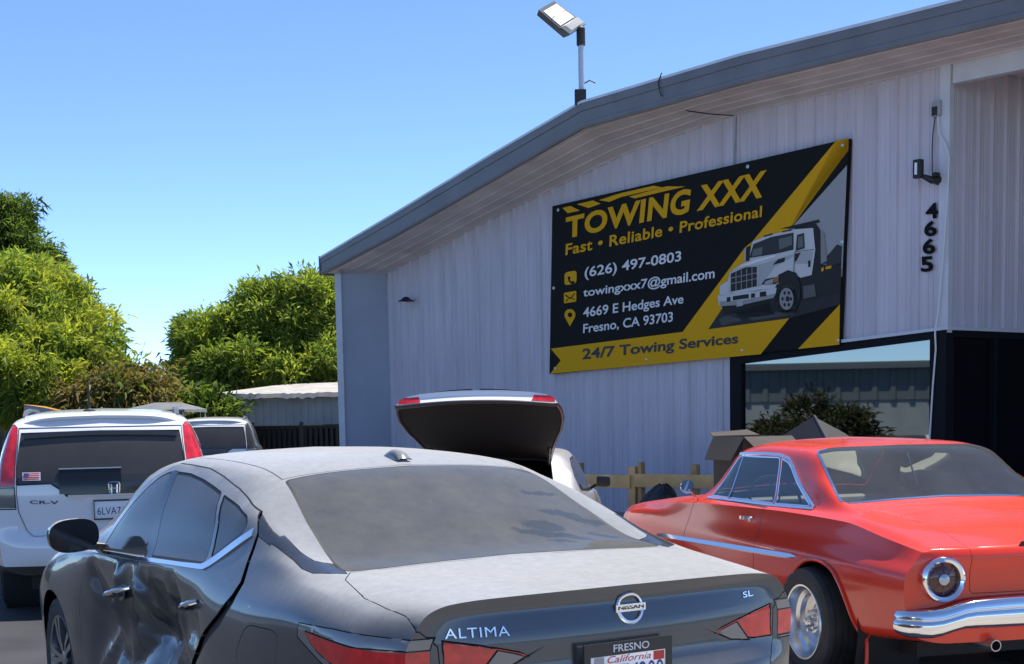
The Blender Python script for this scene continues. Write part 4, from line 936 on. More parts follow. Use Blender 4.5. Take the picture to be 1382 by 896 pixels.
    mb = MB(); rear_text(mb, tree, 'SL', [(-.51, .955), (-.56, .958), (-.56, .978), (-.51, .975)], bold=.01); mb.build('trim_badge', SIL, lid, smooth=0, recalc=False)
    lg = MB(); ly, lz = -.015, .970; P = []
    for q in np.linspace(0, 2*math.pi, 41)[:-1]:
        p, n_ = cast_rear(tree, ly+.047*math.cos(q), lz+.047*math.sin(q)); P.append(p+n_*.004)
    lg.tube(P, .0065, 6, closed=True)
    bp = [cast_rear(tree, ly+y, lz) for y in np.linspace(-.058, .058, 7)]
    lg.strip([p+n_*.007 for p, n_ in bp], (0, 0, 1), .024, .008)
    lo = lg.build('emblem', SIL, lid)
    mb = MB(); rear_text(mb, tree, 'NISSAN', [(ly+.05, lz-.006), (ly-.05, lz-.006), (ly-.05, lz+.006), (ly+.05, lz+.006)], lift=.0125, bold=.02); mb.build('emblem_lettering', mat('badge_ink', (.03, .03, .035), .4), lid, smooth=0, recalc=False)
    # number plate in its frame
    py0, py1, pz0, pz1 = .183, -.135, .705, .862; px = cast_rear(tree, .02, .78)[0].x-.012
    if px > .02: px = .02
    pm = MB(); pm.box((px-.006, py1, pz0), (px+.01, py0, pz1), bev=.003); pl = pm.build('number_plate', mat('plate_white', (.74, .75, .78), .35), lid)
    fm = MB(); 
    for lo_, hi_ in (((px-.011, py1-.012, pz1-.03), (px-.003, py0+.012, pz1+.012)), ((px-.011, py1-.012, pz0-.012), (px-.003, py0+.012, pz0+.012)), ((px-.011, py1-.012, pz0+.012), (px-.003, py1+.012, pz1-.03)), ((px-.011, py0-.012, pz0+.012), (px-.003, py0+.012, pz1-.03))): fm.box(lo_, hi_)
    fm.build('plate_frame', mat('plate_frame_black', (.02, .02, .022), .4), pl)
    def flat(y0, y1, z0, z1, x): return lambda a, b: Vector((x, y0+(y1-y0)*a, z0+(z1-z0)*b))
    mb = MB(); text_on(mb, 'FRESNO', flat(.085, -.055, pz1-.020, pz1+.004, px-.0125), bold=.012); mb.build('frame_lettering', mat('frame_ink', (.6, .6, .62), .4), pl, smooth=0, recalc=False)
    mb = MB(); text_on(mb, 'California', flat(.105, -.065, pz1-.055, pz1-.033, px-.0075), shear=.3); mb.build('plate_script', mat('plate_red', (.5, .03, .03), .4), pl, smooth=0, recalc=False)
    mb = MB(); text_on(mb, '8KTM200', flat(.150, -.115, pz0+.03, pz0+.095, px-.0075)); mb.build('plate_number', mat('plate_blue', (.03, .05, .18), .4), pl, smooth=0, recalc=False)
    mb = MB()
    mb.add([flat(-.075, -.118, pz1-.062, pz1-.033, px-.0078)(a, b) for a, b in ((0, 0), (1, 0), (1, 1), (0, 1))], [(0, 1, 2, 3)]); mb.build('year_sticker', mat('sticker_red', (.5, .03, .03), .4), pl, smooth=0)
    mb = MB(); mb.add([flat(.155, .118, pz1-.062, pz1-.033, px-.0078)(a, b) for a, b in ((0, 0), (1, 0), (1, 1), (0, 1))], [(0, 1, 2, 3)]); mb.build('month_sticker', mat('sticker_grey', (.3, .3, .32), .5), pl, smooth=0)
    for x in (1.08, 3.905):
        for s in (1, -1): wheel(root, x, .885, .33, .335, .215, s, 'alloy', mat('machined_alloy', (.35, .35, .36), .3, .9), .70)
    well(root, (1.08, 3.905), .33, .385, .84)
    return root
build_sedan()
# ------------------------------------------------------------------ red hardtop coupe
RED = paint('red_gloss_paint', (.70, .038, .012), .0, .2, .4, (.55, .42, .36), .0, .05, 2.5)
CLEAR = glass('clear_car_glass', (.62, .68, .66), 1., .04, (.5, .5, .48), 3.)
def build_coupe():
    root = car_root('coupe', COUPE_POSE, 'bright red vintage two door hardtop with chrome bumper and round tail lamps', 'car')
    bm = coupe_shell(.03); tree = BVHTree.FromBMesh(bm); A = lambda c: abs(c.y) > .35; sg = lambda a, b: (lambda c: a if c.y > 0 else b)
    dr = [(1.80, .955), (1.787, .55), (1.80, .36), (1.85, .32), (2.93, .32), (2.97, .40), (2.97, .70), (2.93, .92), (2.84, .955)]
    cutw(bm, dr, (0, 2), A, sg(1, 2), .008)
    fg = [(2.83, .965), (2.66, 1.17), (2.60, 1.235), (2.56, 1.255), (1.955, 1.262), (1.935, 1.24), (1.815, .972)]
    qg = [(1.925, 1.258), (1.82, 1.238), (1.76, 1.213), (1.70, 1.178), (1.60, 1.12), (1.45, 1.045), (1.30, .985), (1.79, .972), (1.91, 1.235)]
    cutw(bm, roundpoly(fg, .01), (0, 2), A, sg(3, 4), .008); cutw(bm, roundpoly(qg, .01), (0, 2), A, sg(5, 6), .008)
    h = [(1.49, 0), (1.50, .3), (1.535, .50), (1.55, .575), (1.50, .605), (1.25, .652), (1.09, .685), (1.03, .695), (1.025, .60), (1.035, .35), (1.035, 0)]
    cutw(bm, roundpoly(h+[(x, -y) for x, y in h[-2:0:-1]], .02), (0, 1), lambda c: c.z > 1.0, 7, .014)
    h = [(2.68, 0), (2.66, .35), (2.64, .50), (2.66, .55), (2.85, .575), (3.06, .60), (3.14, .40), (3.17, 0)]
    cutw(bm, roundpoly(h+[(x, -y) for x, y in h[-2:0:-1]], .02), (0, 1), lambda c: c.z > .96, 8, .014)
    h = [(.835, 0), (.825, .2), (.78, .385), (.735, .48), (.68, .515), (.45, .505), (.235, .492), (-.2, .485)]
    cut(bm, h+[(x, -y) for x, y in h[::-1][:-1]], (0, 1), lambda c: c.z > .79, 9)
    cut(bm, [(.487, 1.2), (.487, .62), (.47, .60), (-.47, .60), (-.487, .62), (-.487, 1.2)], (1, 2), lambda c: c.x < .12, 9)
    h = [(3.30, 0), (3.27, .4), (3.22, .60), (3.3, .66), (4.4, .60), (4.52, .5), (4.6, 0)]
    cut(bm, h+[(x, -y) for x, y in h[::-1][1:-1]], (0, 1), lambda c: c.z > .78, 10)
    # rear arch is lopsided like a cut-out fender
    P = [(1.33, .10), (1.325, .40), (1.29, .52), (1.20, .635), (1.10, .69), (.99, .705), (.86, .695), (.76, .66), (.68, .585), (.625, .50), (.575, .40), (.53, .30), (.53, .1)]
    cut(bm, roundpoly(P, .05), (0, 2), lambda c: abs(c.y) > .5, -1)
    arch(bm, 3.78, .31, .345)
    RGAP = mat('red_shadow_gap', (.05, .003, .002), .6)
    body = panel(bm, 0, 'body', RED, root, ring=0, smooth=40)
    d1 = panel(bm, 1, 'door', [RED, RGAP], root, 0); d2 = panel(bm, 2, 'door', [RED, RGAP], root, 0)
    for i, d in ((3, d1), (4, d2)): panel(bm, i, 'window', [CLEAR, CHROME], d, 0)
    for i in (5, 6): panel(bm, i, 'quarter_window', [CLEAR, CHROME], root, 0)
    panel(bm, 7, 'rear_window', [glass('dusty_back_glass', (.62, .66, .64), 1., .09, (.40, .40, .39), 2.5), CHROME], root, 0, push=.002)
    panel(bm, 8, 'windscreen', [CLEAR, CHROME], root, 0, push=.002)
    lid = panel(bm, 9, 'boot_lid', [RED, mat('red_shadow_gap', (.05, .003, .002), .6)], root, .003, -.005, smooth=40); panel(bm, 10, 'bonnet', [RED, BLACK], root, .003, -.005, smooth=40)
    liner(bm, [0, 1, 2, 9, 10], 'lining', mat('cabin_lining', (.03, .028, .026), .8), root, -.025)
    bm.free()
    # rolled arch lip
    for s in (1, -1):
        pts = []
        for x, z in densify(roundpoly(P, .05)[3:-3], .03):
            p, n = cast_side(tree, x, z, s); pts.append(p+n*.004)
        mb = MB(); mb.tube(pts, .011, 8); mb.build('arch_lip', RED, root)
        side_trim(tree, [(3.47, .640), (3.40, .642), (1.99, .676), (1.30, .693), (1.208, .696)], s, .04, .014, wids=[.010, .030, .032, .030, .008], tilt=.75).build('side_moulding', CHROME, root)
        side_trim(tree, [(2.86, .951), (1.80, .961), (1.25, .974)], s, .014, .010).build('window_sill_trim', CHROME, root)
        side_trim(tree, [(2.60, 1.262), (2.2, 1.275), (1.95, 1.274), (1.80, 1.253), (1.70, 1.203), (1.60, 1.142), (1.45, 1.064), (1.255, .985)], s, .020, .010).build('drip_rail', CHROME, root)
        hm = MB(); pts = []
        for t in np.linspace(0, 1, 6):
            p, n = cast_side(tree, 2.09-.17*t, .868, s); pts.append(p+n*(.004+.030*math.sin(math.pi*min(1, t*1.0))**.6))
        hm.strip(pts, (0, 0, 1), [.014, .02, .022, .024, .024, .026], .014); p, n = cast_side(tree, 1.925, .868, s); hm.lathe([(.02, 0), (.02, .022), (.012, .026), (.001, .026)], Matrix.Translation(p) @ Matrix.Rotation(-s*math.pi/2, 4, 'X'), 16)
        hm.build('door_handle', CHROME, d1 if s > 0 else d2)
        # vent window bar and wing mirror
        vb = MB(); vb.tube([cast_side(tree, 2.52, z, s)[0] for z in np.linspace(.966, 1.252, 6)], .007, 6); vb.build('vent_window_bar', CHROME, d1 if s > 0 else d2)
        mm_ = MB(); mm_.tube([(2.93, .79*s, .93), (2.93, .84*s, .98), (2.92, .87*s, 1.01)], .008, 6); mm_.lathe([(.001, .03), (.03, .028), (.048, .012), (.05, -.004), (.001, -.004)], Matrix.Translation((2.92, .88*s, 1.03)) @ Matrix.Rotation(math.pi/2, 4, 'Y'), 20); mm_.build('wing_mirror', CHROME, d1 if s > 0 else d2)
        # round tail lamp
        M = Matrix.Translation((.045, .645*s, .684)) @ Matrix.Rotation(-math.pi/2, 4, 'Y') @ Matrix.Rotation(-.06, 4, 'X')
        lb = MB(); lb.lathe([(.120, -.05), (.121, .016), (.116, .034), (.106, .040), (.092, .030), (.088, .012), (.086, -.01)], M, 48); tl = lb.build('tail_lamp', CHROME, root)
        ln = MB(); ln.lathe([(.087, .0), (.08, .010), (.06, .018), (.034, .022), (.032, .02)], M, 40)
        for k in range(8):
            q = math.pi*k/4; ln.strip([M @ Vector((.034*math.cos(q), .034*math.sin(q), .024)), M @ Vector((.083*math.cos(q), .083*math.sin(q), .012))], M.to_3x3() @ Vector((-math.sin(q), math.cos(q), 0)), .006, .004)
        ln.build('lens', mat('dark_red_lens', (.06, .005, .005), .1, coat=.6), tl)
        cb = MB(); cb.lathe([(.032, .016), (.030, .028), (.018, .034), (.001, .036)], M, 24); cb.build('centre_reflector', mat('bull_eye', (.40, .42, .45), .15, .6), tl)
    # chrome bumper: a C-shaped bar with a raised middle, wrapping round the corners
    path = [(.16, .835, .452, .066), (.11, .832, .453, .071), (.06, .812, .454, .073), (.02, .775, .456, .074), (-.005, .73, .458, .075), (-.018, .68, .464, .073), (-.03, .62, .480, .070), (-.035, .56, .496, .072), (-.04, .50, .502, .076), (-.048, .35, .504, .080), (-.056, .15, .505, .082), (-.058, 0, .505, .082)]
    full = path+[(x, -y, z, h_) for x, y, z, h_ in path[::-1][1:]]
    rows = []
    for i, (x, y, z, h_) in enumerate(full):
        a = full[max(i-1, 0)]; b = full[min(i+1, len(full)-1)]; t = Vector((b[0]-a[0], b[1]-a[1], 0)).normalized(); n = Vector((t.y, -t.x, 0))
        if n.dot(Vector((x-1.5, y, 0))) < 0: n = -n
        prof = [(-.045, .98), (-.012, 1.0), (.006, .90), (.018, .62), (.020, .42), (.012, .36), (.010, .26), (.019, .18), (.026, -.1), (.022, -.5), (.006, -.85), (-.014, -1.0), (-.05, -.98)]
        rows.append([Vector((x, y, z+h_*pz))+n*pn for pn, pz in prof])
    mb = MB(); mb.grid(rows); mb.build('rear_bumper', CHROME, root, smooth=60)
    mb = MB()
    for s in (1, -1): mb.box((.0, .30*s-.03, .42), (.16, .30*s+.03, .46))
    mb.build('bumper_bracket', DARK, root)
    fb = MB(); fr = [(x*-1+4.62, y*.96, z, h_) for x, y, z, h_ in full]; rows = []
    for i, (x, y, z, h_) in enumerate(fr): rows.append([Vector((x+(.03 if abs(q) < .5 else 0), y, .45+.07*q)) for q in np.linspace(-1, 1, 7)])
    fb.grid(rows); fb.build('front_bumper', CHROME, root)
    ex = MB(); ex.lathe([(.026, .0), (.031, .0), (.031, .25), (.001, .25)], Matrix.Translation((-.02, .36, .325)) @ Matrix.Rotation(math.pi/2, 4, 'Y'), 20); ex.tube([(.2, .36, .325), (1.2, .36, .30)], .024, 8); ex.build('exhaust_pipe', STEEL, root)
    un = MB(); un.box((.35, -.6, .22), (4.2, .6, .30)); un.box((.2, -.45, .30), (.9, .45, .40)); un.tube([(1.12, -.75, .32), (1.12, .75, .32)], .045, 10); un.build('underbody', DARK, root)
    # cabin
    SEAT = mat('dark_vinyl', (.035, .03, .028), .55)
    st = MB(); st.box((1.95, -.62, .35), (2.45, .62, .52), bev=.04); st.box((1.85, -.62, .45), (2.0, .62, .90), bev=.05); st.build('front_seat', SEAT, root)
    st = MB(); st.box((1.15, -.58, .40), (1.55, .58, .55), bev=.04); st.box((1.02, -.58, .48), (1.16, .58, .92), bev=.05); st.build('rear_seat', SEAT, root)
    ds = MB(); ds.box((2.82, -.72, .72), (3.02, .72, .93), bev=.03); ds.build('dashboard', mat('cream_dash', (.34, .31, .26), .5), root)
    sw = MB(); ctr = Vector((2.58, .36, .93)); tl_ = Matrix.Translation(ctr) @ Matrix.Rotation(math.radians(-62), 4, 'Y')
    sw.tube([tl_ @ Vector((.19*math.cos(q), .19*math.sin(q), 0)) for q in np.linspace(0, 2*math.pi, 33)[:-1]], .011, 8, closed=True)
    sw.tube([tl_ @ Vector((-.18, 0, 0)), tl_ @ Vector((0, 0, -.02)), tl_ @ Vector((.18, 0, 0))], .009, 6); sw.tube([tl_ @ Vector((0, 0, 0)), tl_ @ Vector((0, 0, -.35))], .02, 8)
    sw.build('steering_wheel', mat('wheel_black', (.02, .02, .02), .3), root)
    for x, yy in ((1.09, .905), (3.78, .86)):
        for s in (1, -1): wheel(root, x, yy, .325, .325, .24, s, 'deep', mat('worn_chrome_rim', (.74, .74, .74), .25, 1.), .67)
    well(root, (.96, 3.78), .34, .43, .86)
    return root
build_coupe()
# ------------------------------------------------------------------ white crossover with the full-height red lamps, and the one beyond it
WHITE = paint('white_gloss_paint', (.74, .75, .77), .0, .18, 1., (.55, .52, .48), .03, .22, 3.)
WAGGLASS = paint('wagon_dark_glass', (.018, .018, .019), 0., .13, .0, (.34, .32, .29), .10, .22, 6.)
def build_wagon(pose, detail=True, scale=1.):
    if detail: root = car_root('crossover', pose, 'white crossover seen from behind with tall red corner lamps and a small flag sticker', 'car')
    else: root = car_root('crossover', pose, 'second white crossover further back, only its roof and black rear window showing', 'car'); root.scale = (scale,)*3
    bm = suv_shell(.04); tree = BVHTree.FromBMesh(bm); A = lambda c: abs(c.y) > .4; sg = lambda a, b: (lambda c: a if c.y > 0 else b); R = lambda c: c.x < .75
    cut(bm, [(-.3, .1), (.80, .1), (.74, .40), (-.3, .42)], (0, 2), lambda c: True, 20)
    gate = [(.64, 1.515), (.645, 1.40), (.66, 1.20), (.665, 1.0), (.655, .85), (.60, .70), (.55, .655)]
    cut(bm, gate+[(-y, z) for y, z in gate[::-1]], (1, 2), R, 1)
    gl = [(.618, 1.475), (0, 1.485), (-.618, 1.475), (-.635, 1.36), (-.655, 1.17), (-.655, 1.065), (-.40, 1.07), (-.33, 1.02), (-.28, .965), (.28, .965), (.33, 1.02), (.40, 1.07), (.655, 1.065), (.655, 1.17), (.635, 1.36)]
    cut(bm, gl, (1, 2), lambda c: c.x < .5, 2)
    for s in (1, -1):
        lp = [(.648, 1.52), (.655, 1.36), (.67, 1.18), (.675, 1.055), (.95, 1.055), (.95, 1.20), (.79, 1.40), (.725, 1.52), (.70, 1.545), (.67, 1.545)]
        cut(bm, [(s*y, z) for y, z in lp][::s], (1, 2), lambda c: c.x < .42-.12*max(0, c.z-1.3), 3 if s > 0 else 4)
        lw = [(.675, 1.05), (.67, .87), (.95, .87), (.95, 1.05)]
        cut(bm, [(s*y, z) for y, z in lw][::s], (1, 2), lambda c: c.x < .36, 5 if s > 0 else 6)
    cut(bm, [(.72, 1.12), (2.55, 1.085), (2.86, 1.09), (2.5, 1.40), (2.2, 1.50), (.80, 1.49), (.66, 1.36)], (0, 2), A, sg(7, 8))
    cut(bm, [(2.48, .60), (2.9, .63), (3.36, .66), (3.44, 0), (3.36, -.66), (2.9, -.63), (2.48, -.60), (2.52, 0)], (0, 1), lambda c: c.z > 1.0, 9)
    cut(bm, [(1.70, 1.09), (1.68, .45), (1.95, .36), (2.75, .36), (2.80, 1.06)], (0, 2), lambda c: A(c) and c.z < 1.1, sg(10, 11))
    for x in (.92, 3.55): arch(bm, x, .34, .385)
    # grey cladding along the bottom
    body = panel(bm, 0, 'body', WHITE, root, ring=0); panel(bm, 20, 'rear_bumper', [mat('grey_plastic', (.035, .035, .037), .6), BLACK], root)
    gt = panel(bm, 1, 'tailgate', [WHITE, BLACK], root, .004, -.006)
    panel(bm, 2, 'rear_window', [WAGGLASS, BLACK], gt, .012, -.002)
    for i in (3, 4):
        tag(panel(bm, i, 'tail_lamp', [mat('tall_red_lens', (.55, .018, .03), .14, coat=.8, noise=(14, .3)) if detail else WAGGLASS, BLACK], root, .004, -.002, push=.004), 'tall red corner lamp' if detail else None)
    for i in (5, 6): panel(bm, i, 'reversing_lamp', [LAMPCLEAR, BLACK], root, .008, -.003)
    for i in (7, 8): panel(bm, i, 'side_window', [WAGGLASS, BLACK], root, .015, 0)
    panel(bm, 9, 'windscreen', [WAGGLASS, BLACK], root, .02, 0)
    for i in (10, 11): panel(bm, i, 'door', [WHITE, BLACK], root, .003, -.004)
    bm.free()
    # roof spoiler along the top of the tailgate
    sp = MB(); rows = []
    for y in np.linspace(-.60, .60, 25):
        p = cast_top(tree, .46, y)[0]; dy = (abs(y)/.60)**4
        rows.append([(.62, y, p.z+.012), (.45, y, p.z+.014), (.30+.05*dy, y, p.z-.004-.02*dy), (.262+.05*dy, y, p.z-.022-.02*dy), (.27+.05*dy, y, p.z-.042-.02*dy), (.33, y, p.z-.065), (.45, y, p.z-.03)])
    sp.grid(rows); sp.build('roof_spoiler', WHITE, root)
    for s in (1, -1):
        rr = MB(); rr.strip([cast_top(tree, x, .615*s)[0]+Vector((0, 0, h_)) for x, h_ in ((.62, .0), (.75, .035), (1.2, .045), (1.9, .045), (2.3, .03), (2.42, .0))], (0, 1, 0), .035, .022); rr.build('roof_rail', mat('rail_grey', (.16, .165, .17), .4, .5), root)
    if detail:
        st = MB(); rows = []
        for t in np.linspace(0, 1, 13):
            y = .10-.50*t; rows.append(y)
        # dark spoiler underside strip with wiper and lamp
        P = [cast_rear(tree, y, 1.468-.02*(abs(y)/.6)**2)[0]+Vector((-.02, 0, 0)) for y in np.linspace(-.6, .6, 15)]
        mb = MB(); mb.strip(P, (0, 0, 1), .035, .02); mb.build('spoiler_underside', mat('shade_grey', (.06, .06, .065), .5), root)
        mb = MB(); P = [cast_rear(tree, y, z)[0]+Vector((-.012, 0, 0)) for y, z in densify([(.335, 1.175), (.335, 1.19), (-.14, 1.195), (-.15, .975), (-.15, .985)], .03)]
        hm = MB()
        rows = [[cast_rear(tree, y, z)[0]+Vector((-.012, 0, 0)) for y in np.linspace(.335, -.145, 9)] for z in np.linspace(.985, 1.18, 5)]
        hm.grid(rows); rows2 = [[p+Vector((.014, 0, 0)) for p in r] for r in rows]
        hm.grid(rows2); hm.build('tailgate_garnish', GLOSSBLACK, gt)
        mb = MB(); mb.strip([cast_rear(tree, y, 1.187)[0]+Vector((-.014, 0, 0)) for y in np.linspace(.335, -.15, 12)], (0, 0, 1), .008, .012); mb.build('garnish_trim', STEEL, gt)
        mb = MB(); mb.strip([cast_rear(tree, y, .968)[0]+Vector((-.02, 0, 0)) for y in np.linspace(.27, -.27, 12)], (0, 0, 1), .016, .03); mb.build('tailgate_handle', STEEL, gt)
        # emblem: an H in a rounded frame
        mb = MB(); x0 = cast_rear(tree, -.09, 1.02)[0].x-.02; f = lambda y, z: (x0, y, z)
        fr = roundpoly([(-.045, 1.068), (-.135, 1.068), (-.128, .975), (-.052, .975)], .02); mb.tube([f(*p) for p in fr], .006, 6, closed=True)
        for a, b, wd in (((-.066, 1.055), (-.070, .985), .014), ((-.114, 1.055), (-.110, .985), .014), ((-.068, 1.02), (-.112, 1.02), .014)): mb.tube([f(*a), f(*b)], wd/2, 6)
        mb.build('emblem', CHROME, gt)
        mb = MB(); rear_text(mb, tree, 'CR-V', [(.565, .915), (.345, .905), (.345, .933), (.565, .943)], bold=.015, lift=.006); mb.build('model_badge', mat('badge_dark', (.05, .055, .075), .3, .5), gt, smooth=0, recalc=False)
        pm = MB(); px = cast_rear(tree, -.06, .85)[0].x-.012; pm.box((px, -.22, .78), (px+.01, .07, .92), bev=.003); pl = pm.build('number_plate', mat('plate_white', (.74, .75, .78), .35), gt)
        fm = MB(); fm.tube([(px-.004, -.225, .775), (px-.004, .075, .775), (px-.004, .075, .925), (px-.004, -.225, .925)], .007, 6, closed=True); fm.build('plate_frame', mat('plate_frame_black', (.02, .02, .022), .4), pl)
        mb = MB(); text_on(mb, '6LVA714', lambda a, b: Vector((px-.002, .05-.25*a, .81+.06*b))); mb.build('plate_number', mat('plate_blue', (.03, .05, .18), .4), pl, smooth=0, recalc=False)
        # flag sticker in the corner of the glass
        fx = lambda y, z, l=.004: cast_rear(tree, y, z)[0]+Vector((-l, 0, 0))
        y0, y1, z0, z1 = .615, .475, 1.10, 1.165
        mb = MB(); mb.add([fx(y0, z0), fx(y1, z0), fx(y1, z1), fx(y0, z1)], [(0, 1, 2, 3)]); stk = mb.build('flag_sticker', mat('sticker_white', (.65, .55, .58), .5), gt, smooth=0)
        mb = MB()
        for k in range(4): za = z0+.008+k*.014; mb.add([fx(y0-.01, za, .0055), fx(y1+.01, za, .0055), fx(y1+.01, za+.007, .0055), fx(y0-.01, za+.007, .0055)], [(0, 1, 2, 3)])
        mb.build('stripes', mat('sticker_red', (.5, .03, .03), .4), stk, smooth=0)
        mb = MB(); mb.add([fx(y0-.01, z1-.034, .007), fx(y0-.05, z1-.034, .007), fx(y0-.05, z1-.006, .007), fx(y0-.01, z1-.006, .007)], [(0, 1, 2, 3)]); mb.build('canton', mat('sticker_blue', (.04, .05, .2), .5), stk, smooth=0)
        ab = MB(); q = cast_top(tree, .62, .10)[0]; ab.lathe([(.05, 0), (.05, .012), (.03, .02), (.016, .03), (.001, .03)], Matrix.Translation(q), 20); ab.tube([q, q+Vector((.0, 0, .06)), q+Vector((-.02, 0, .30))], [.014, .012, .004], 8); ab.build('roof_aerial', BLACK, root)
    for x in (.92, 3.55):
        for s in (1, -1): wheel(root, x, .87, .34, .34, .22, s, 'alloy', mat('machined_alloy', (.35, .35, .36), .3, .9), .66)
    for x in (.92, 3.55): pass
    well(root, (.92, 3.55), .34, .39, .84)
    un = MB(); un.box((.3, -.6, .2), (4.2, .6, .32)); un.build('underbody', DARK, root)
build_wagon(WAGON_POSE)
build_wagon((-5.15, 24.2, .15), False, .915)

# ------------------------------------------------------------------ white hatchback with its tailgate up
def build_hatchback():
    pose = (-.25, 10.05, -.11)
    root = car_root('hatchback', pose, 'white hatchback behind the dusty grey sedan, its tailgate raised and black inside', 'car'); root.scale = (.9, .80, .88)
    bm = sedan_shell(.04); A = lambda c: abs(c.y) > .35; sg = lambda a, b: (lambda c: a if c.y > 0 else b)
    cut(bm, [(3.14, .97), (2.80, 1.28), (2.6, 1.345), (2.1, 1.335), (1.7, 1.28), (1.42, 1.20), (1.5, 1.06), (2.4, 1.0)], (0, 2), A, sg(1, 2))
    cut(bm, [(2.96, .55), (3.3, .60), (3.68, .66), (3.76, 0), (3.68, -.66), (3.3, -.60), (2.96, -.55), (3.0, 0)], (0, 1), lambda c: c.z > .95, 4)
    half = [(1.52, .53), (1.15, .585), (.86, .63), (.69, .68), (.60, .715), (.37, .755), (.226, .748), (.13, .728), (-.25, .72)]
    cut(bm, [(1.52, 0)]+half+[(x, -y) for x, y in half[::-1]], (0, 1), lambda c: c.z > .955, 5)
    hf = [(.728, 1.2), (.728, .99), (.72, .972), (.715, .966), (.70, .962)]
    cut(bm, hf+[(-y, z) for y, z in hf[::-1]], (1, 2), lambda c: c.x < .13, 5)
    cut(bm, [(3.80, .70), (4.5, .62), (4.85, .45), (4.9, 0), (4.85, -.45), (4.5, -.62), (3.80, -.70), (3.86, 0)], (0, 1), lambda c: c.z > .6, 6)
    cut(bm, [(.60, .937), (.12, .934), (-.05, .934), (-.05, .83), (.43, .822), (.60, .888)], (0, 2), lambda c: abs(c.y) > .70 and c.x < .7, sg(7, 8))
    fd = [(2.40, 1.36), (2.40, .95), (2.60, .76), (2.50, .46), (2.48, .29), (3.36, .29), (3.38, .69), (3.25, .95), (2.95, 1.245)]
    for x in (1.08, 3.905): arch(bm, x, .33, .375)
    panel(bm, 0, 'body', WHITE, root, ring=0)
    for i in (1, 2): panel(bm, i, 'window', [CLEAR, BLACK], root, .02, 0)
    panel(bm, 4, 'windscreen', [CLEAR, BLACK], root, .02, 0); panel(bm, 6, 'bonnet', [WHITE, BLACK], root, .003, -.004)
    for i in (7, 8): panel(bm, i, 'tail_lamp', [LAMPRED, BLACK], root, .006, -.002)
    liner(bm, [0, 6], 'lining', DARK, root, -.025)
    # the lid, swung up about its hinge
    H = Matrix.Translation((1.52, 0, 1.37)) @ Matrix.Rotation(math.radians(LID_UP), 4, 'Y') @ Matrix.Translation((-1.52, 0, -1.37))
    lb = take(bm, 5); inn = lb.copy()
    bmesh.ops.transform(lb, matrix=H, verts=lb.verts); lid = bmobj('tailgate', lb, WHITE, root)
    for v in inn.verts: v.co += v.normal*-.016*(1 if not v.is_boundary else .1)
    bmesh.ops.transform(inn, matrix=H, verts=inn.verts); bmesh.ops.reverse_faces(inn, faces=inn.faces); bmobj('lid_lining', inn, mat('lid_black', (.012, .011, .011), .8), lid)
    b2 = sedan_shell(.04)
    for s, i in ((1, 1), (-1, 2)):
        q = [(.71, 1.02), (.71, .968), (.655, .964), (.50, .964), (.52, 1.02)]
        cut(b2, [(s*y, z) for y, z in q][::s], (1, 2), lambda c: c.x < .13, i); nb = take(b2, i)
        for v in nb.verts: v.co += v.normal*.004
        bmesh.ops.transform(nb, matrix=H, verts=nb.verts); bmobj('lid_lamp', nb, LAMPRED, lid)
    b2.free()
    # padded rim of the lid
    loop = [e for e in lid.data.edges]; cnt = {}
    for p in lid.data.polygons:
        for k in p.edge_keys: cnt[k] = cnt.get(k, 0)+1
    adj = {}
    for k, c_ in cnt.items():
        if c_ == 1: adj.setdefault(k[0], []).append(k[1]); adj.setdefault(k[1], []).append(k[0])
    st = next(iter(adj)); ring = [st]; prev = None
    while True:
        nx = [v for v in adj[ring[-1]] if v != prev]; prev = ring[-1]
        if not nx or nx[0] == st or len(ring) > 2000: break
        ring.append(nx[0])
    pts = [lid.data.vertices[i].co.copy() for i in ring][::2]
    if len(pts) > 8:
        rb = MB(); rb.tube([p+Vector((0, 0, -.012)) for p in pts], .017, 8, closed=True); rb.build('lid_seal', mat('lid_rim', (.035, .022, .022), .45), lid)
    for s in (1, -1):
        sr = MB(); sr.tube([Vector((1.40, s*.52, 1.30)), H @ Vector((.95, s*.58, 1.10))], .012, 8); sr.build('gas_strut', BLACK, root)
    bm.free()
    bt = MB(); bt.box((.15, -.70, .45), (.66, .70, .55)); bt.build('boot_floor', DARK, root)
    for s in (1, -1):
        mm_ = MB(); mm_.box((3.02, s*.90-.0, 1.0), (3.12, s*1.06, 1.12), bev=.03); mm_.strip([(3.15, s*.84, .99), (3.08, s*.93, 1.04)], (1, 0, 0), .06, .03); mm_.build('door_mirror', BLACK, root)
    for x in (1.08, 3.905):
        for s in (1, -1): wheel(root, x, .885, .33, .335, .215, s, 'alloy', mat('machined_alloy', (.35, .35, .36), .3, .9), .70)
    well(root, (1.08, 3.905), .33, .385, .84)
LID_UP = 35
build_hatchback()
# ------------------------------------------------------------------ trees and shrubs
def leaf_mat(name, col, tr=.55):
    if name in MATS: return MATS[name]
    m = bpy.data.materials.new(name); m.use_nodes = True; n = m.node_tree; n.nodes.clear(); L = n.links
    o = n.nodes.new('ShaderNodeOutputMaterial'); d = n.nodes.new('ShaderNodeBsdfPrincipled'); d.inputs['Roughness'].default_value = .5; d.inputs['Specular IOR Level'].default_value = .3
    d.inputs['Base Color'].default_value = (*col, 1)
    t = n.nodes.new('ShaderNodeBsdfTranslucent'); t.inputs[0].default_value = (col[0]*1.25, col[1]*1.25, col[2]*.7, 1)
    x = n.nodes.new('ShaderNodeMixShader'); x.inputs[0].default_value = tr; L.new(d.outputs[0], x.inputs[1]); L.new(t.outputs[0], x.inputs[2]); L.new(x.outputs[0], o.inputs[0])
    MATS[name] = m; return m
BARK = mat('bark', (.10, .075, .055), .9, noise=(6, .3))
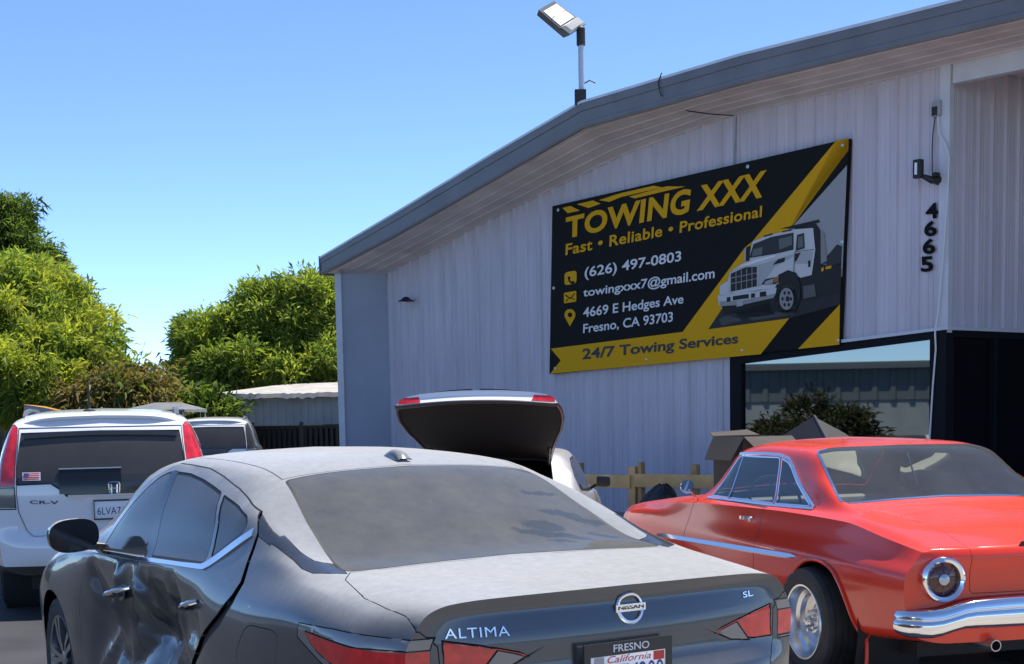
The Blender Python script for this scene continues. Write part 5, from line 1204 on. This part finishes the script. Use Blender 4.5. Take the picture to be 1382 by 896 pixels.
def crown(rng, blobs, nspray, leaf, nleaf, spread, droop, nm, shellbias=.55):
    """leaf sprays gathered in tufts on the twig ends of a lumpy crown"""
    V = []; F = []; Mi = []
    vol = np.array([b[1][0]*b[1][1]*b[1][2] for b in blobs])**.67; vol /= vol.sum()
    ntuft = max(30, nspray//24); tufts = []
    for bi in rng.choice(len(blobs), ntuft, p=vol):
        c, r = np.array(blobs[bi][0]), np.array(blobs[bi][1]); d = rng.normal(size=3); d /= np.linalg.norm(d)
        rad = (.60+.48*rng.random()) if rng.random() < .82 else .62*rng.random()
        tufts.append((c+r*d*rad, d, leaf*(1.0+1.3*rng.random()), rng.random()))
    for ti in rng.integers(0, ntuft, nspray):
        tc, d, tr_, hue = tufts[ti]
        e = rng.normal(size=3); e /= np.linalg.norm(e); p = tc+e*tr_*np.array([1, 1, .75])*rng.random()**.4
        if p[2] < .2: continue
        out = e*.8+d*.5+np.array([0, 0, .35]); out /= np.linalg.norm(out)
        h = hue*.7+rng.random()*.3; mi = 0 if h < .45 else (1 if h < .75 else 2); mi = min(mi, nm-1)
        for k in range(nleaf):
            q = out+rng.normal(size=3)*spread; q /= np.linalg.norm(q)
            base = p+rng.normal(size=3)*leaf*.3
            ln = leaf*(.5+.9*rng.random()**1.5); wd = ln*(.08+.05*rng.random())
            side = np.cross(q, rng.normal(size=3)); side /= np.linalg.norm(side)+1e-9
            mid = base+q*ln*.45; tip = base+q*ln+np.array([0, 0, -droop*ln])
            i = len(V); V += [base, mid+side*wd, tip, mid-side*wd]; F.append((i, i+1, i+2, i+3)); Mi.append(mi)
    return V, F, Mi
def tree(name, label, cat, base, blobs, nspray, leaf, mats, seed, nleaf=9, spread=.7, droop=.25, trunk=.16, group=None):
    rng = np.random.default_rng(seed); base = Vector(base)
    r = empty(name, base, 0, label, cat, group)
    B = [((Vector(c)-base)[:], s) for c, s in blobs]
    V, F, Mi = crown(rng, B, nspray, leaf, nleaf, spread, droop, len(mats))
    me = bpy.data.meshes.new('crown'); me.from_pydata([tuple(v) for v in V], [], F)
    for m in mats: me.materials.append(m)
    me.polygons.foreach_set('material_index', Mi); me.update(); link('crown', me, r)
    mb = MB(); zt = min(b[0][2] for b in B)
    mb.tube([(0, 0, -.1), (.03, .02, zt*.5), (.0, .05, zt), (.05, 0, zt+.5)], [trunk*1.3, trunk, trunk*.85, trunk*.5], 10)
    for c, s in B:
        c = Vector(c)
        for k in range(5):
            e_ = c+Vector(rng.normal(size=3)*np.array(s)*.45); m1 = Vector((0, 0, zt*.85)).lerp(e_, .5)+Vector(rng.normal(size=3)*.2)
            mb.tube([Vector((0, .03, zt*.8)), m1, e_], [trunk*.5, trunk*.28, .02], 6)
    mb.build('trunk', BARK, r)
    return r
G_Y = [leaf_mat('leaf_yellow_green', (.38, .42, .065)), leaf_mat('leaf_fresh_green', (.26, .33, .055)), leaf_mat('leaf_mid_green', (.14, .205, .04))]
G_M = [leaf_mat('leaf_fresh_green', (.26, .33, .055)), leaf_mat('leaf_mid_green', (.14, .205, .04)), leaf_mat('leaf_yellow_green', (.38, .42, .065))]
G_D = [leaf_mat('leaf_dark_green', (.04, .075, .016)), leaf_mat('leaf_mid_green', (.14, .205, .04)), leaf_mat('leaf_deep_green', (.022, .045, .012))]
G_T = [leaf_mat('leaf_dry_tan', (.20, .15, .05)), leaf_mat('leaf_olive', (.12, .12, .03)), leaf_mat('leaf_mid_green', (.14, .205, .04))]
G_O = [leaf_mat('leaf_dull_olive', (.075, .075, .035), .3), leaf_mat('leaf_dull_green', (.05, .06, .028), .3), leaf_mat('leaf_dull_brown', (.08, .065, .035), .3)]
def B(u, v, Y, ru, rv, rd=None):
    """a crown lump whose centre is seen at pixel (u, v) at depth Y, with radii given in pixels"""
    k = Y/FPX; return (at(u, v, Y)[:], (ru*k, (rd or ru)*k, rv*k))
def gxy(u, Y): p = at(u, 556, Y); return (p.x, p.y, 0)
tree('broadleaf_tree', 'bushy yellow green tree at the left edge, behind the white crossover', 'tree', gxy(30, 29),
     [B(0, 430, 29, 95, 80), B(75, 440, 29, 60, 70), B(100, 480, 28.5, 62, 62), B(40, 505, 28, 90, 60), B(-60, 480, 29, 80, 100), B(150, 520, 29, 42, 34), B(20, 385, 29.5, 55, 36), B(120, 425, 29, 26, 26)], 11000, .21, G_Y, 3, trunk=.2)
tree('broadleaf_tree', 'tall dark green tree standing behind the yellow green tree at the left edge', 'tree', gxy(0, 40),
     [B(8, 325, 40, 40, 48), B(-20, 312, 40, 38, 55), B(45, 348, 40, 30, 24), B(72, 358, 40, 18, 9), B(18, 285, 40, 20, 18), B(-20, 400, 40, 70, 80), B(50, 420, 40, 60, 70)], 6000, .22, G_D, 5, trunk=.25, spread=.9)
tree('broadleaf_tree', 'rounded green tree beside the left end of the workshop', 'tree', gxy(370, 38),
     [B(290, 468, 38, 52, 48), B(345, 440, 38, 48, 50), B(400, 425, 38, 50, 46), B(440, 450, 38, 45, 70), B(330, 505, 37.5, 80, 42), B(420, 500, 37.5, 70, 42), B(275, 510, 38, 38, 36), B(355, 405, 38, 20, 16), B(418, 388, 38, 26, 14), B(268, 445, 38, 14, 16)], 12500, .24, G_M, 8, trunk=.22)
tree('shrub', 'dry tan and olive shrub between the left tree and the gap of sky', 'shrub', gxy(165, 27),
     [B(160, 535, 27, 34, 26), B(190, 540, 27, 26, 18), B(130, 548, 27, 30, 20), B(205, 528, 27.5, 14, 14)], 900, .30, G_T, 11, trunk=.06, droop=.5)
tree('shrub', 'small dark shrub under the canopy near the white shed', 'shrub', gxy(255, 30),
     [B(250, 550, 30, 30, 14), B(215, 556, 30, 30, 12), B(285, 556, 30, 22, 14)], 700, .26, G_D, 12, trunk=.05)

# ------------------------------------------------------------------ far yard: white shed, black fence, canopy, trimmed panel
def shed():
    Y = 33; a, b = at(282, 552, Y), at(470, 552, Y-1.5); a.z = b.z = 0; r = empty('shed', a, 0, 'low white corrugated shed with a torn pale roof edge beyond the yard fence', 'shed')
    ax = (b-a).normalized(); n = Vector((ax.y, -ax.x, 0)); ln = (b-a).length; zt = at(370, 535, Y).z
    mb = MB(); P = []
    k = 0; s = .35
    while s < ln: P += [(s, 0), (s+.06, 0), (s+.08, .02), (s+.14, .02), (s+.16, 0)]; s += .2
    mb.grid([[ax*s+n*h+Vector((0, 0, z)) for s, h in P] for z in (0, zt)]); mb.grid([[ax*.35+Vector((0, d, z)) for d in (0, 4)] for z in (0, zt)])
    mb.build('wall', mat('shed_white', (.50, .50, .50), .6, noise=(2, .15)), r, smooth=0)
    rng = np.random.default_rng(4); mb = MB(); rows = [[], [], []]
    for s in np.linspace(-.1, ln, 40):
        d = .015*math.sin(s*1.7)+rng.normal()*.016
        rows[0].append(ax*s+n*.35+Vector((0, 0, zt-.03-abs(d)*1.2))); rows[1].append(ax*s+n*.30+Vector((0, 0, zt+.06+d*.5))); rows[2].append(ax*s-n*3.5+Vector((0, 0, zt+.35)))
    mb.grid(rows); mb.build('roof', mat('shed_roof', (.36, .34, .31), .7, noise=(3, .2)), r)
shed()
def yard_fence():
    Y = 30.5; a, b = at(340, 552, Y), at(475, 552, Y-1.0); a.z = b.z = 0; r = empty('fence', a, 0, 'black slatted yard fence in front of the white shed', 'fence')
    ax = (b-a).normalized(); n = Vector((ax.y, -ax.x, 0)); ln = (b-a).length; zt = at(400, 571, Y).z
    mb = MB(); s = 0
    while s < ln: V = [ax*(s+ds)+n*dn+Vector((0, 0, z)) for z in (.05, zt-.05) for ds, dn in ((0, -.012), (.07, -.012), (.07, .012), (0, .012))]; mb.add(V, [(0, 1, 2, 3), (7, 6, 5, 4), (0, 4, 5, 1), (1, 5, 6, 2), (2, 6, 7, 3), (3, 7, 4, 0)]); s += .13
    mb.tube([ax*(-.1)+Vector((0, 0, zt-.06)), ax*ln+Vector((0, 0, zt-.06))], .035, 6); mb.tube([ax*(-.1)+Vector((0, 0, .12)), ax*ln+Vector((0, 0, .12))], .035, 6); mb.build('slats', mat('fence_black', (.012, .012, .013), .5), r, smooth=0)
    mb = MB(); mb.grid([[ax*s-n*.04+Vector((0, 0, z)) for s in (0, ln)] for z in (.05, zt-.1)]); mb.build('screen', mat('screen_black', (.016, .016, .017), .8), r)
    for s in (0, ln*.5, ln):
        mb = MB(); mb.box((-.04, -.04, 0), (.04, .04, zt+.03), Matrix.Translation(ax*s)); mb.build('post', mat('fence_black', (.012, .012, .013), .5), r)
yard_fence()
def canopy():
    Y = 25; c = at(222, 546, Y); r = empty('canopy', (c.x, c.y, 0), 0, 'faded grey shade canopy on thin poles beyond the crossovers', 'canopy')
    w_ = 42*Y/FPX; z0 = at(222, 553, Y).z; z1 = at(222, 543, Y).z; mb = MB(); V = [(-w_, -.9, z0), (w_, -.9, z0), (w_, .9, z0), (-w_, .9, z0), (-w_*.3, 0, z1), (w_*.5, 0, z1)]
    mb.add(V+[(x, y, z-.05) for x, y, z in V[:4]], [(0, 1, 5, 4), (1, 2, 5), (2, 3, 4, 5), (3, 0, 4), (0, 1, 7, 6), (1, 2, 8, 7), (2, 3, 9, 8), (3, 0, 6, 9)]); mb.build('cloth', mat('canopy_grey', (.13, .135, .14), .8, noise=(4, .2)), r, smooth=0)
    for x in (-1, 1):
        for y in (-1, 1): mb = MB(); mb.tube([(x*w_*.95, y*.85, 0), (x*w_*.95, y*.85, z0)], .02, 6); mb.build('pole', STEEL, r)
canopy()
def trimmed_panel():
    Y = 22; a, b = at(33, 546, Y), at(88, 557, Y); r = empty('metal_panel', (a.x, a.y, 0), 0, 'grey slanting panel with an orange top edge behind the crossover roof', 'panel')
    o = Vector((a.x, a.y, 0)); mb = MB(); V = [Vector((0, 0, .6)), b-o-Vector((0, 0, 1.2)), b-o, (at(60, 550, Y)-o), a-o]; V2 = V+[p+Vector((0, .06, 0)) for p in V]; n = 5
    mb.add(V2, [(0, 1, 2, 3, 4), (9, 8, 7, 6, 5)]+[(i, (i+1) % n, n+(i+1) % n, n+i) for i in range(n)]); mb.build('sheet', mat('panel_grey', (.24, .25, .28), .5), r, smooth=0)
    mb = MB(); mb.tube([V[0]+Vector((0, .03, 0)), V[4]+Vector((0, .03, 0)), V[3]+Vector((0, .03, 0)), V[2]+Vector((.1, .03, -.02))], .022, 6); mb.build('edging', mat('edging_orange', (.62, .28, .02), .5), r)
trimmed_panel()

# ------------------------------------------------------------------ things along the front wall
WOOD = mat('weathered_pine', (.64, .39, .16), .75, noise=(5, .2)); WOODD = mat('old_pine', (.42, .25, .11), .8, noise=(5, .25))
def rail_fence():
    F0, F1 = wp(776, 640, 1.6), wp(962, 645, 1.2); a = Vector((F0.x, F0.y, 0)); b = Vector((F1.x, F1.y, 0)); ax = (b-a).normalized(); n = Vector((ax.y, -ax.x, 0)); ln = (b-a).length
    r = empty('rail_fence', a, 0, 'low weathered wooden rail fence in front of the blue wall', 'fence'); M = Matrix(((ax.x, n.x, 0, 0), (ax.y, n.y, 0, 0), (0, 0, 1, 0), (0, 0, 0, 1)))
    sc = a.y/FPX; zr = at(860, 648, (a.y+b.y)/2).z
    ss = lambda u: (u-776)/(962-776)*ln
    for u, h_, wd, m in ((783, .10, .09, WOODD), (858, .06, .11, WOOD), (869, .12, .06, WOODD), (940, .10, .09, WOODD)):
        mb = MB(); mb.box((ss(u)-wd/2, -.05, 0), (ss(u)+wd/2, .05, zr+.12+h_), M, .008); mb.build('post', m, r)
    for (u0, u1, dz, m) in ((776, 858, -.02, WOOD), (864, 975, .0, WOOD)):
        mb = MB(); V = []; mb.box((ss(u0), .052, zr-.09+dz), (ss(u1), .09, zr+.09+dz), M, .006); mb.build('rail', m, r)
        mb = MB(); mb.box((ss(u0), .052, zr-.62+dz), (ss(u1), .09, zr-.48+dz), M, .006); mb.build('rail', WOODD, r)
rail_fence()
def bag():
    p = wp(885, 678, 1.9); Y = p.y; c = at(885, 690, Y); r = empty('rubbish_bag', (c.x, c.y, 0), 0, 'crumpled black bag slumped against the wooden rail fence', 'bag')
    rng = np.random.default_rng(2); zt = at(892, 654, Y).z; mb = MB(); rows = []
    for t in np.linspace(0, 1, 15):
        rr = .25*math.sin(math.pi*min(.97, .22+.75*t))**.7
        rows.append([(rr*1.1*math.cos(q)*(1+.12*math.sin(5*q+7*t))+.10*t, rr*math.sin(q)*(1+.1*math.sin(4*q-5*t)), zt*t*(1+.03*math.sin(3*q))) for q in np.linspace(0, 2*math.pi, 33)])
    mb.grid(rows); ob = mb.build('sack', mat('bag_black', (.012, .012, .014), .3, bump=(14, .9, .05)), r)
    mb = MB(); mb.strip([(-.05, -.29, zt*.30), (.0, -.30, zt*.34), (.03, -.29, zt*.28)], (0, 0, 1), .05, .01); mb.build('tag_strip', mat('lamp_white', (.75, .77, .8), .3), r)
bag()
CARD = mat('cardboard', (.048, .038, .032), .85, noise=(3, .15)); CARDD = mat('cardboard_shaded_side', (.20, .14, .09), .85, noise=(3, .15))
def boxes():
    # tall carton with flaps, leaning dark carton beside it
    Y = 13.6; c = at(1015, 600, Y); r = empty('cardboard_box', (c.x, c.y, 0), .35, 'big brown cardboard box with open flaps between the window and the red car', 'box')
    k = Y/FPX; zt = at(1015, 589, Y).z; w_ = 36*k; t = MB(); 
    for lo, hi in (((-w_, -.3, 0), (w_, -.27, zt)), ((-w_, .27, 0), (w_, .3, zt)), ((-w_, -.27, 0), (-w_+.03, .27, zt)), ((w_-.03, -.27, 0), (w_, .27, zt))): t.box(lo, hi)
    t.build('carton', CARD, r, smooth=0)
    for a, b, c_, d in (((-w_, -.3, zt), (w_, -.3, zt), (w_*.9, -.52, zt-.10), (-w_*.9, -.52, zt-.13)), ((-w_, .3, zt), (-w_, -.3, zt), (-w_-.12, -.26, zt-.22), (-w_-.12, .26, zt-.22)), ((-w_, .3, zt), (w_, .3, zt), (w_*.9, .50, zt+.05), (-w_*.8, .48, zt+.03)), ((w_, -.3, zt), (w_, .3, zt), (w_+.14, .22, zt-.14), (w_+.14, -.22, zt-.12))):
        m2 = MB(); m2.add([a, b, c_, d]+[(p[0], p[1], p[2]+.008) for p in (a, b, c_, d)], [(3, 2, 1, 0), (4, 5, 6, 7), (0, 1, 5, 4), (1, 2, 6, 5), (2, 3, 7, 6), (3, 0, 4, 7)]); m2.build('flap', CARD, r, smooth=0)
    lb = MB(); lb.add([(w_*.15, -.306, zt-.05), (w_*.5, -.306, zt-.07), (w_*.5, -.306, zt+.0-.16), (w_*.15, -.306, zt-.15)], [(0, 1, 2, 3)]); lb.build('paper_label', mat('label_blue_white', (.45, .55, .70), .5), r, smooth=0)
    Y = 14.6; c = at(1100, 600, Y); r = empty('carton', (c.x, c.y, 0), .8, 'black pointed carton standing under the shop window beside the brown box', 'box'); k = Y/FPX
    z0 = at(1100, 592, Y).z; z1 = at(1092, 561, Y).z; w_ = 34*k; mb = MB(); V = [(-w_, -.3, 0), (w_, -.3, 0), (w_, .3, 0), (-w_, .3, 0), (-w_, -.3, z0), (w_, -.3, z0), (w_, .3, z0), (-w_, .3, z0), (-.05, -.02, z1), (.12, .05, z1-.03)]
    mb.add(V, [(3, 2, 1, 0), (0, 1, 5, 4), (1, 2, 6, 5), (2, 3, 7, 6), (3, 0, 4, 7), (4, 5, 9, 8), (5, 6, 9), (6, 7, 8, 9), (7, 4, 8)]); mb.build('shell', mat('crate_black', (.008, .008, .009), .45), r, smooth=0)
    mb = MB(); mb.tube([V[4], V[8]], .012, 5); mb.tube([V[8], V[9], V[6]], .012, 5); mb.build('edge_piping', mat('crate_edge', (.05, .05, .055), .4), r)
boxes()
# ------------------------------------------------------------------ across the yard, outside the frame: what the shop window mirrors
def opposite():
    r = empty('warehouse', (-42, 16, 0), 0, 'grey corrugated warehouse across the yard, seen only as a reflection in the shop window', 'building')
    h = 3.05; mb = MB(); P = []; s = -26.
    while s < 30: P += [(s, 0), (s+.25, 0), (s+.32, .07), (s+.5, .07), (s+.57, 0)]; s += .8
    mb.grid([[(hh, s, z) for s, hh in P] for z in (1.6, h)]); mb.build('upper_wall', mat('warehouse_sheet', (.16, .175, .18), .5, .2, noise=(1, .1)), r, smooth=0)
    mb = MB(); mb.box((-.3, -26, 0), (-.05, 30, 1.62)); mb.build('lower_wall', mat('warehouse_block', (.34, .35, .35), .8, noise=(1, .1)), r, smooth=0)
    mb = MB(); mb.box((-12, -26.2, h-.05), (.35, 30.2, h+.25)); mb.build('roof', mat('warehouse_roof', (.13, .14, .145), .5), r, smooth=0)
    mb = MB(); mb.box((-12, -26, 0), (-.3, -25.8, h)); mb.box((-12, 29.8, 0), (-.3, 30, h)); mb.build('end_wall', mat('warehouse_sheet', (.16, .175, .18), .5, .2), r, smooth=0)
opposite()
for (x, y, s_, sd_, lab) in ((-9.5, 17.7, .62, 21, 'olive bush across the yard, mirrored in the middle of the shop window'), (-12, 21.0, .5, 22, 'smaller olive bush across the yard, mirrored at the left of the shop window')):
    tree('shrub', lab, 'shrub', (x, y, 0), [((x, y, 1.3*s_), (1.4*s_, 2.0*s_, 1.3*s_)), ((x, y+1.2*s_, 1.0*s_), (1.1*s_, 1.4*s_, 1.0*s_)), ((x, y-1.3*s_, 1.1*s_), (1.1*s_, 1.5*s_, 1.1*s_))], 1100, .24, G_O, sd_, trunk=.08)
